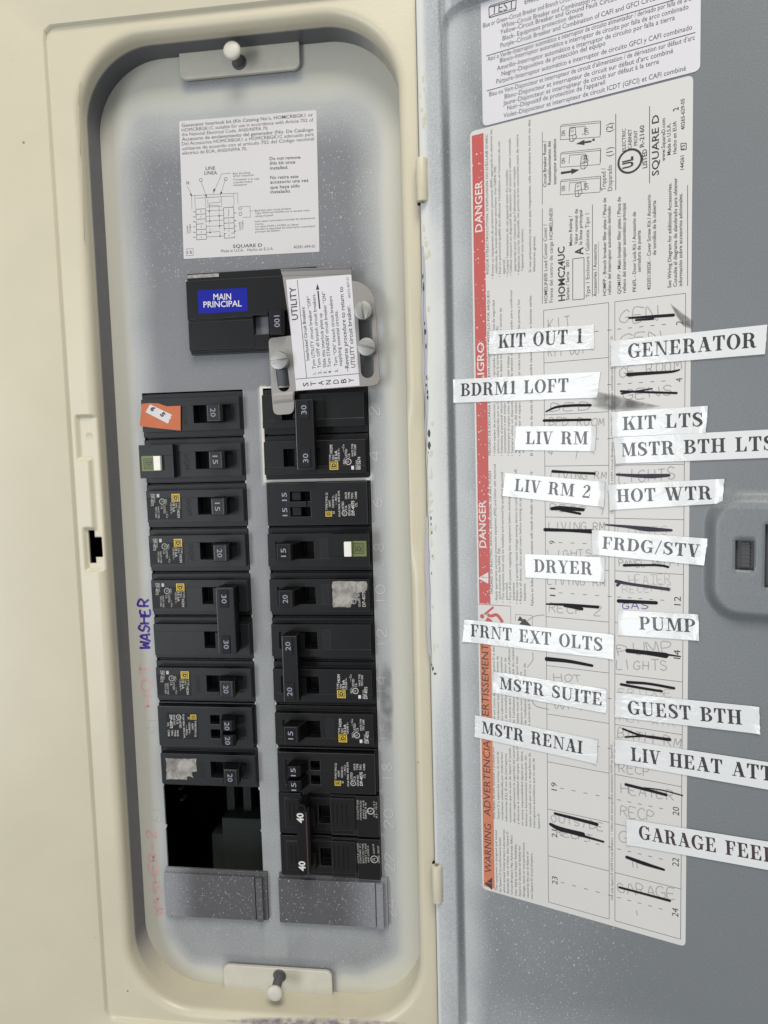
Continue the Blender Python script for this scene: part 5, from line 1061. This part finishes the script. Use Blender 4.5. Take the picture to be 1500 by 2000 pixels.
# marker strike-outs
z = .20
for f, k, rows in ((zg, 4.2857, (([(340, 262), (500, 252), (708, 238)], (14, 20, 22), 0), ([(395, 280), (540, 270)], (14, 14), 0), ([(330, 735), (500, 724), (690, 712), (760, 695)], (28, 24, 18, 10), 0), ([(270, 875), (400, 880), (735, 890)], (16, 16, 16), 0), ([(275, 895), (400, 875), (530, 853)], (12, 12, 9), 0), ([(235, 1572), (400, 1582), (530, 1585), (672, 1578)], (16, 26, 32, 20), 1))),
                   (zb, 3.75, (([(775, 915), (850, 882), (960, 870), (1100, 868)], (9, 14, 16, 16), 0), ([(760, 980), (1100, 974)], (16, 14), 0), ([(825, 1352), (960, 1360), (1130, 1368)], (18, 14, 16), 0))),
                   (ze, 4.1667, (([(825, 390), (900, 385), (1080, 398)], (22, 30, 22), 0), ([(900, 400), (1055, 430)], (16, 16), 0), ([(770, 560), (960, 566), (1150, 574)], (24, 20, 30), 0), ([(780, 1165), (930, 1170), (1200, 1190)], (10, 18, 20), 0), ([(930, 1178), (1070, 1205)], (20, 20), 0), ([(785, 1612), (960, 1630), (1152, 1666)], (30, 24, 18), 0))),
                   (zh, 4.1667, (([(180, 520), (350, 535), (520, 555), (715, 565)], (10, 20, 34, 16), 1), ([(330, 850), (480, 848), (620, 850), (688, 864)], (20, 16, 16, 16), 0), ([(265, 980), (400, 1005), (690, 1045)], (24, 20, 22), 1), ([(275, 1012), (302, 985)], (18, 18), 1), ([(285, 1140), (590, 1155)], (26, 24), 0), ([(358, 1545), (500, 1560), (668, 1583)], (30, 30, 38), 0), ([(660, 1573), (788, 1592)], (16, 8), 0))),
                   (zw, 4.1667, (([(850, 1202), (1000, 1240), (1190, 1290)], (18, 22, 24), 0), ([(815, 1290), (900, 1330), (1080, 1370)], (22, 34, 26), 0), ([(900, 1335), (1080, 1385), (1245, 1432)], (22, 18, 14), 0))),
                   (zl, 3.5714, (([(305, 115), (450, 125), (630, 157)], (18, 16, 16), 0), ([(262, 130), (400, 155), (545, 178)], (16, 16, 14), 0), ([(275, 440), (400, 485), (600, 515)], (12, 14, 20), 0), ([(290, 497), (450, 492), (590, 515)], (10, 12, 14), 0), ([(295, 828), (430, 862), (575, 900)], (18, 18, 18), 0), ([(420, 850), (550, 868), (690, 905)], (6, 8, 8), 0), ([(302, 1335), (420, 1378), (560, 1422)], (20, 24, 14), 0), ([(250, 1545), (420, 1590), (600, 1638)], (14, 14, 16), 0)))):
    for pts, wd, mi in rows:
        z += .0015; P = [f(*p) for p in pts]; sc_ = (P[-1]-P[0]).length/(Vector(pts[-1])-Vector(pts[0])).length
        m = MB(); m.ribbon(P, [q*sc_*1.25 for q in wd], z, 0, True); m.build('marker_strike', M['marker2' if mi else 'marker'], pg)

# ================================================================== taped circuit names
GT = 'taped paper circuit names'
ROWS = [('KIT OUT 1', zb, ((365, 325), (1125, 280), (1130, 455), (360, 495)), (425, 452), (1048, 412), 100), ('BDRM1 LOFT', zb, ((68, 682), (1175, 622), (1150, 812), (65, 852)), (150, 803), (943, 770), 93), ('LIV RM', zb, ((555, 1022), (1145, 1020), (1135, 1205), (548, 1195)), (625, 1153), (1085, 1155), 92),
        ('LIV RM 2', ze, ((450, 98), (1260, 172), (1250, 375), (425, 285)), (520, 244), (1143, 305), 100), ('DRYER', ze, ((607, 757), (1258, 785), (1256, 985), (615, 947)), (680, 903), (1160, 927), 103), ('FRNT EXT OLTS', ze, ((117, 1288), (1333, 1412), (1328, 1613), (100, 1468)), (165, 1426), (1242, 1548), 100),
        ('MSTR SUITE', zw, ((355, 45), (1272, 190), (1270, 385), (345, 218)), (400, 186), (1240, 325), 98), ('MSTR RENAI', zw, ((203, 400), (1200, 603), (1193, 798), (200, 578)), (255, 546), (1078, 717), 98), ('GENERATOR', zg, ((190, 455), (1497, 318), (1475, 565), (190, 670)), (325, 600), (1408, 508), 118),
        ('KIT LTS', zg, ((195, 1048), (1000, 997), (980, 1222), (200, 1258)), (283, 1202), (960, 1168), 112), ('MSTR BTH LTS', zg, ((210, 1262), (1600, 1190), (1600, 1428), (230, 1480)), (270, 1422), (1560, 1368), 112), ('HOT WTR', zh, ((205, 195), (1145, 145), (1132, 345), (215, 400)), (270, 337), (1050, 312), 105),
        ('FRDG/STV', zh, ((70, 560), (1012, 632), (980, 850), (75, 760)), (150, 713), (948, 787), 100), ('PUMP', zh, ((287, 1213), (935, 1247), (942, 1462), (280, 1415)), (452, 1370), (916, 1395), 105), ('GUEST BTH', zl, ((222, 185), (1225, 285), (1231, 475), (220, 355)), (308, 335), (1108, 410), 94),
        ('LIV HEAT ATT', zl, ((220, 508), (1420, 690), (1420, 885), (222, 675)), (330, 660), (1325, 805), 94), ('GARAGE FEED', zl, ((300, 1065), (1420, 1245), (1420, 1445), (303, 1245)), (385, 1203), (1352, 1377), 94)]
for k, (s_, f, Q, a, b, cap) in enumerate(ROWS):
    tl, tr, br, bl_ = [f(*q) for q in Q]; side = 'left' if f in (zb, ze, zw) else 'right'
    t = thing('name_tape', 'white taped paper strip lettered %s on the door' % s_, 'label strip', DOOR, (0, 0, 0), 0, GT)
    nx, ny = 40, 8; m = MB(); z0 = .46+.006*k; gid = {}; L_ = (tr-tl).length
    def zt_(p, u=.5, v=.5): return z0+.10*nz(p.x, p.y, .055, k)+(1.0*max(0, abs(2*u-1)-.90)/.10*rrz[u > .5] if abs(2*u-1) > .90 else 0)*(.3+.7*abs(2*v-1))
    rrz = [random.Random(k*7+q).uniform(.1, .75) for q in (0, 1)]
    rr = random.Random(k)
    for i in range(nx+1):
        for j in range(ny+1):
            u, v = i/nx, j/ny; p = (bl_*(1-u)+br*u)*(1-v)+(tl*(1-u)+tr*u)*v
            if i in (0, nx): p = p+Vector((rr.uniform(-.12, .12), 0))
            gid[i, j] = m.vert(p.x, p.y, zt_(p, u, v))
    for i in range(nx):
        for j in range(ny): m.face((gid[i, j], gid[i+1, j], gid[i+1, j+1], gid[i, j+1]), 0, True)
    bnd_ = [gid[i, 0] for i in range(nx+1)]+[gid[nx, j] for j in range(1, ny+1)]+[gid[i, ny] for i in range(nx-1, -1, -1)]+[gid[0, j] for j in range(ny-1, 0, -1)]
    bnd = [m.vert(*m.v[q]) for q in bnd_]; lo = [m.vert(m.v[q][0], m.v[q][1], m.v[q][2]-.10) for q in bnd]
    for i in range(len(bnd)): m.face((lo[i], lo[(i+1) % len(bnd)], bnd[(i+1) % len(bnd)], bnd[i]))
    st = m.build('strip', TAPES[k % 4], t)
    A, B_ = f(*a), f(*b); cm = cap*(f(a[0], a[1])-f(a[0], a[1]-50)).length/50
    m = MB(); serif(m, s_, A, B_, cm, 0); m.v = [(x, y, z+.035+zt_(Vector((x, y)))) for x, y, z in m.v]; m.build('lettering', TINKR if s_ == 'GARAGE FEED' else TINK[k % 4], st)

bpy.data.objects.remove(_to); bpy.data.curves.remove(_tc)
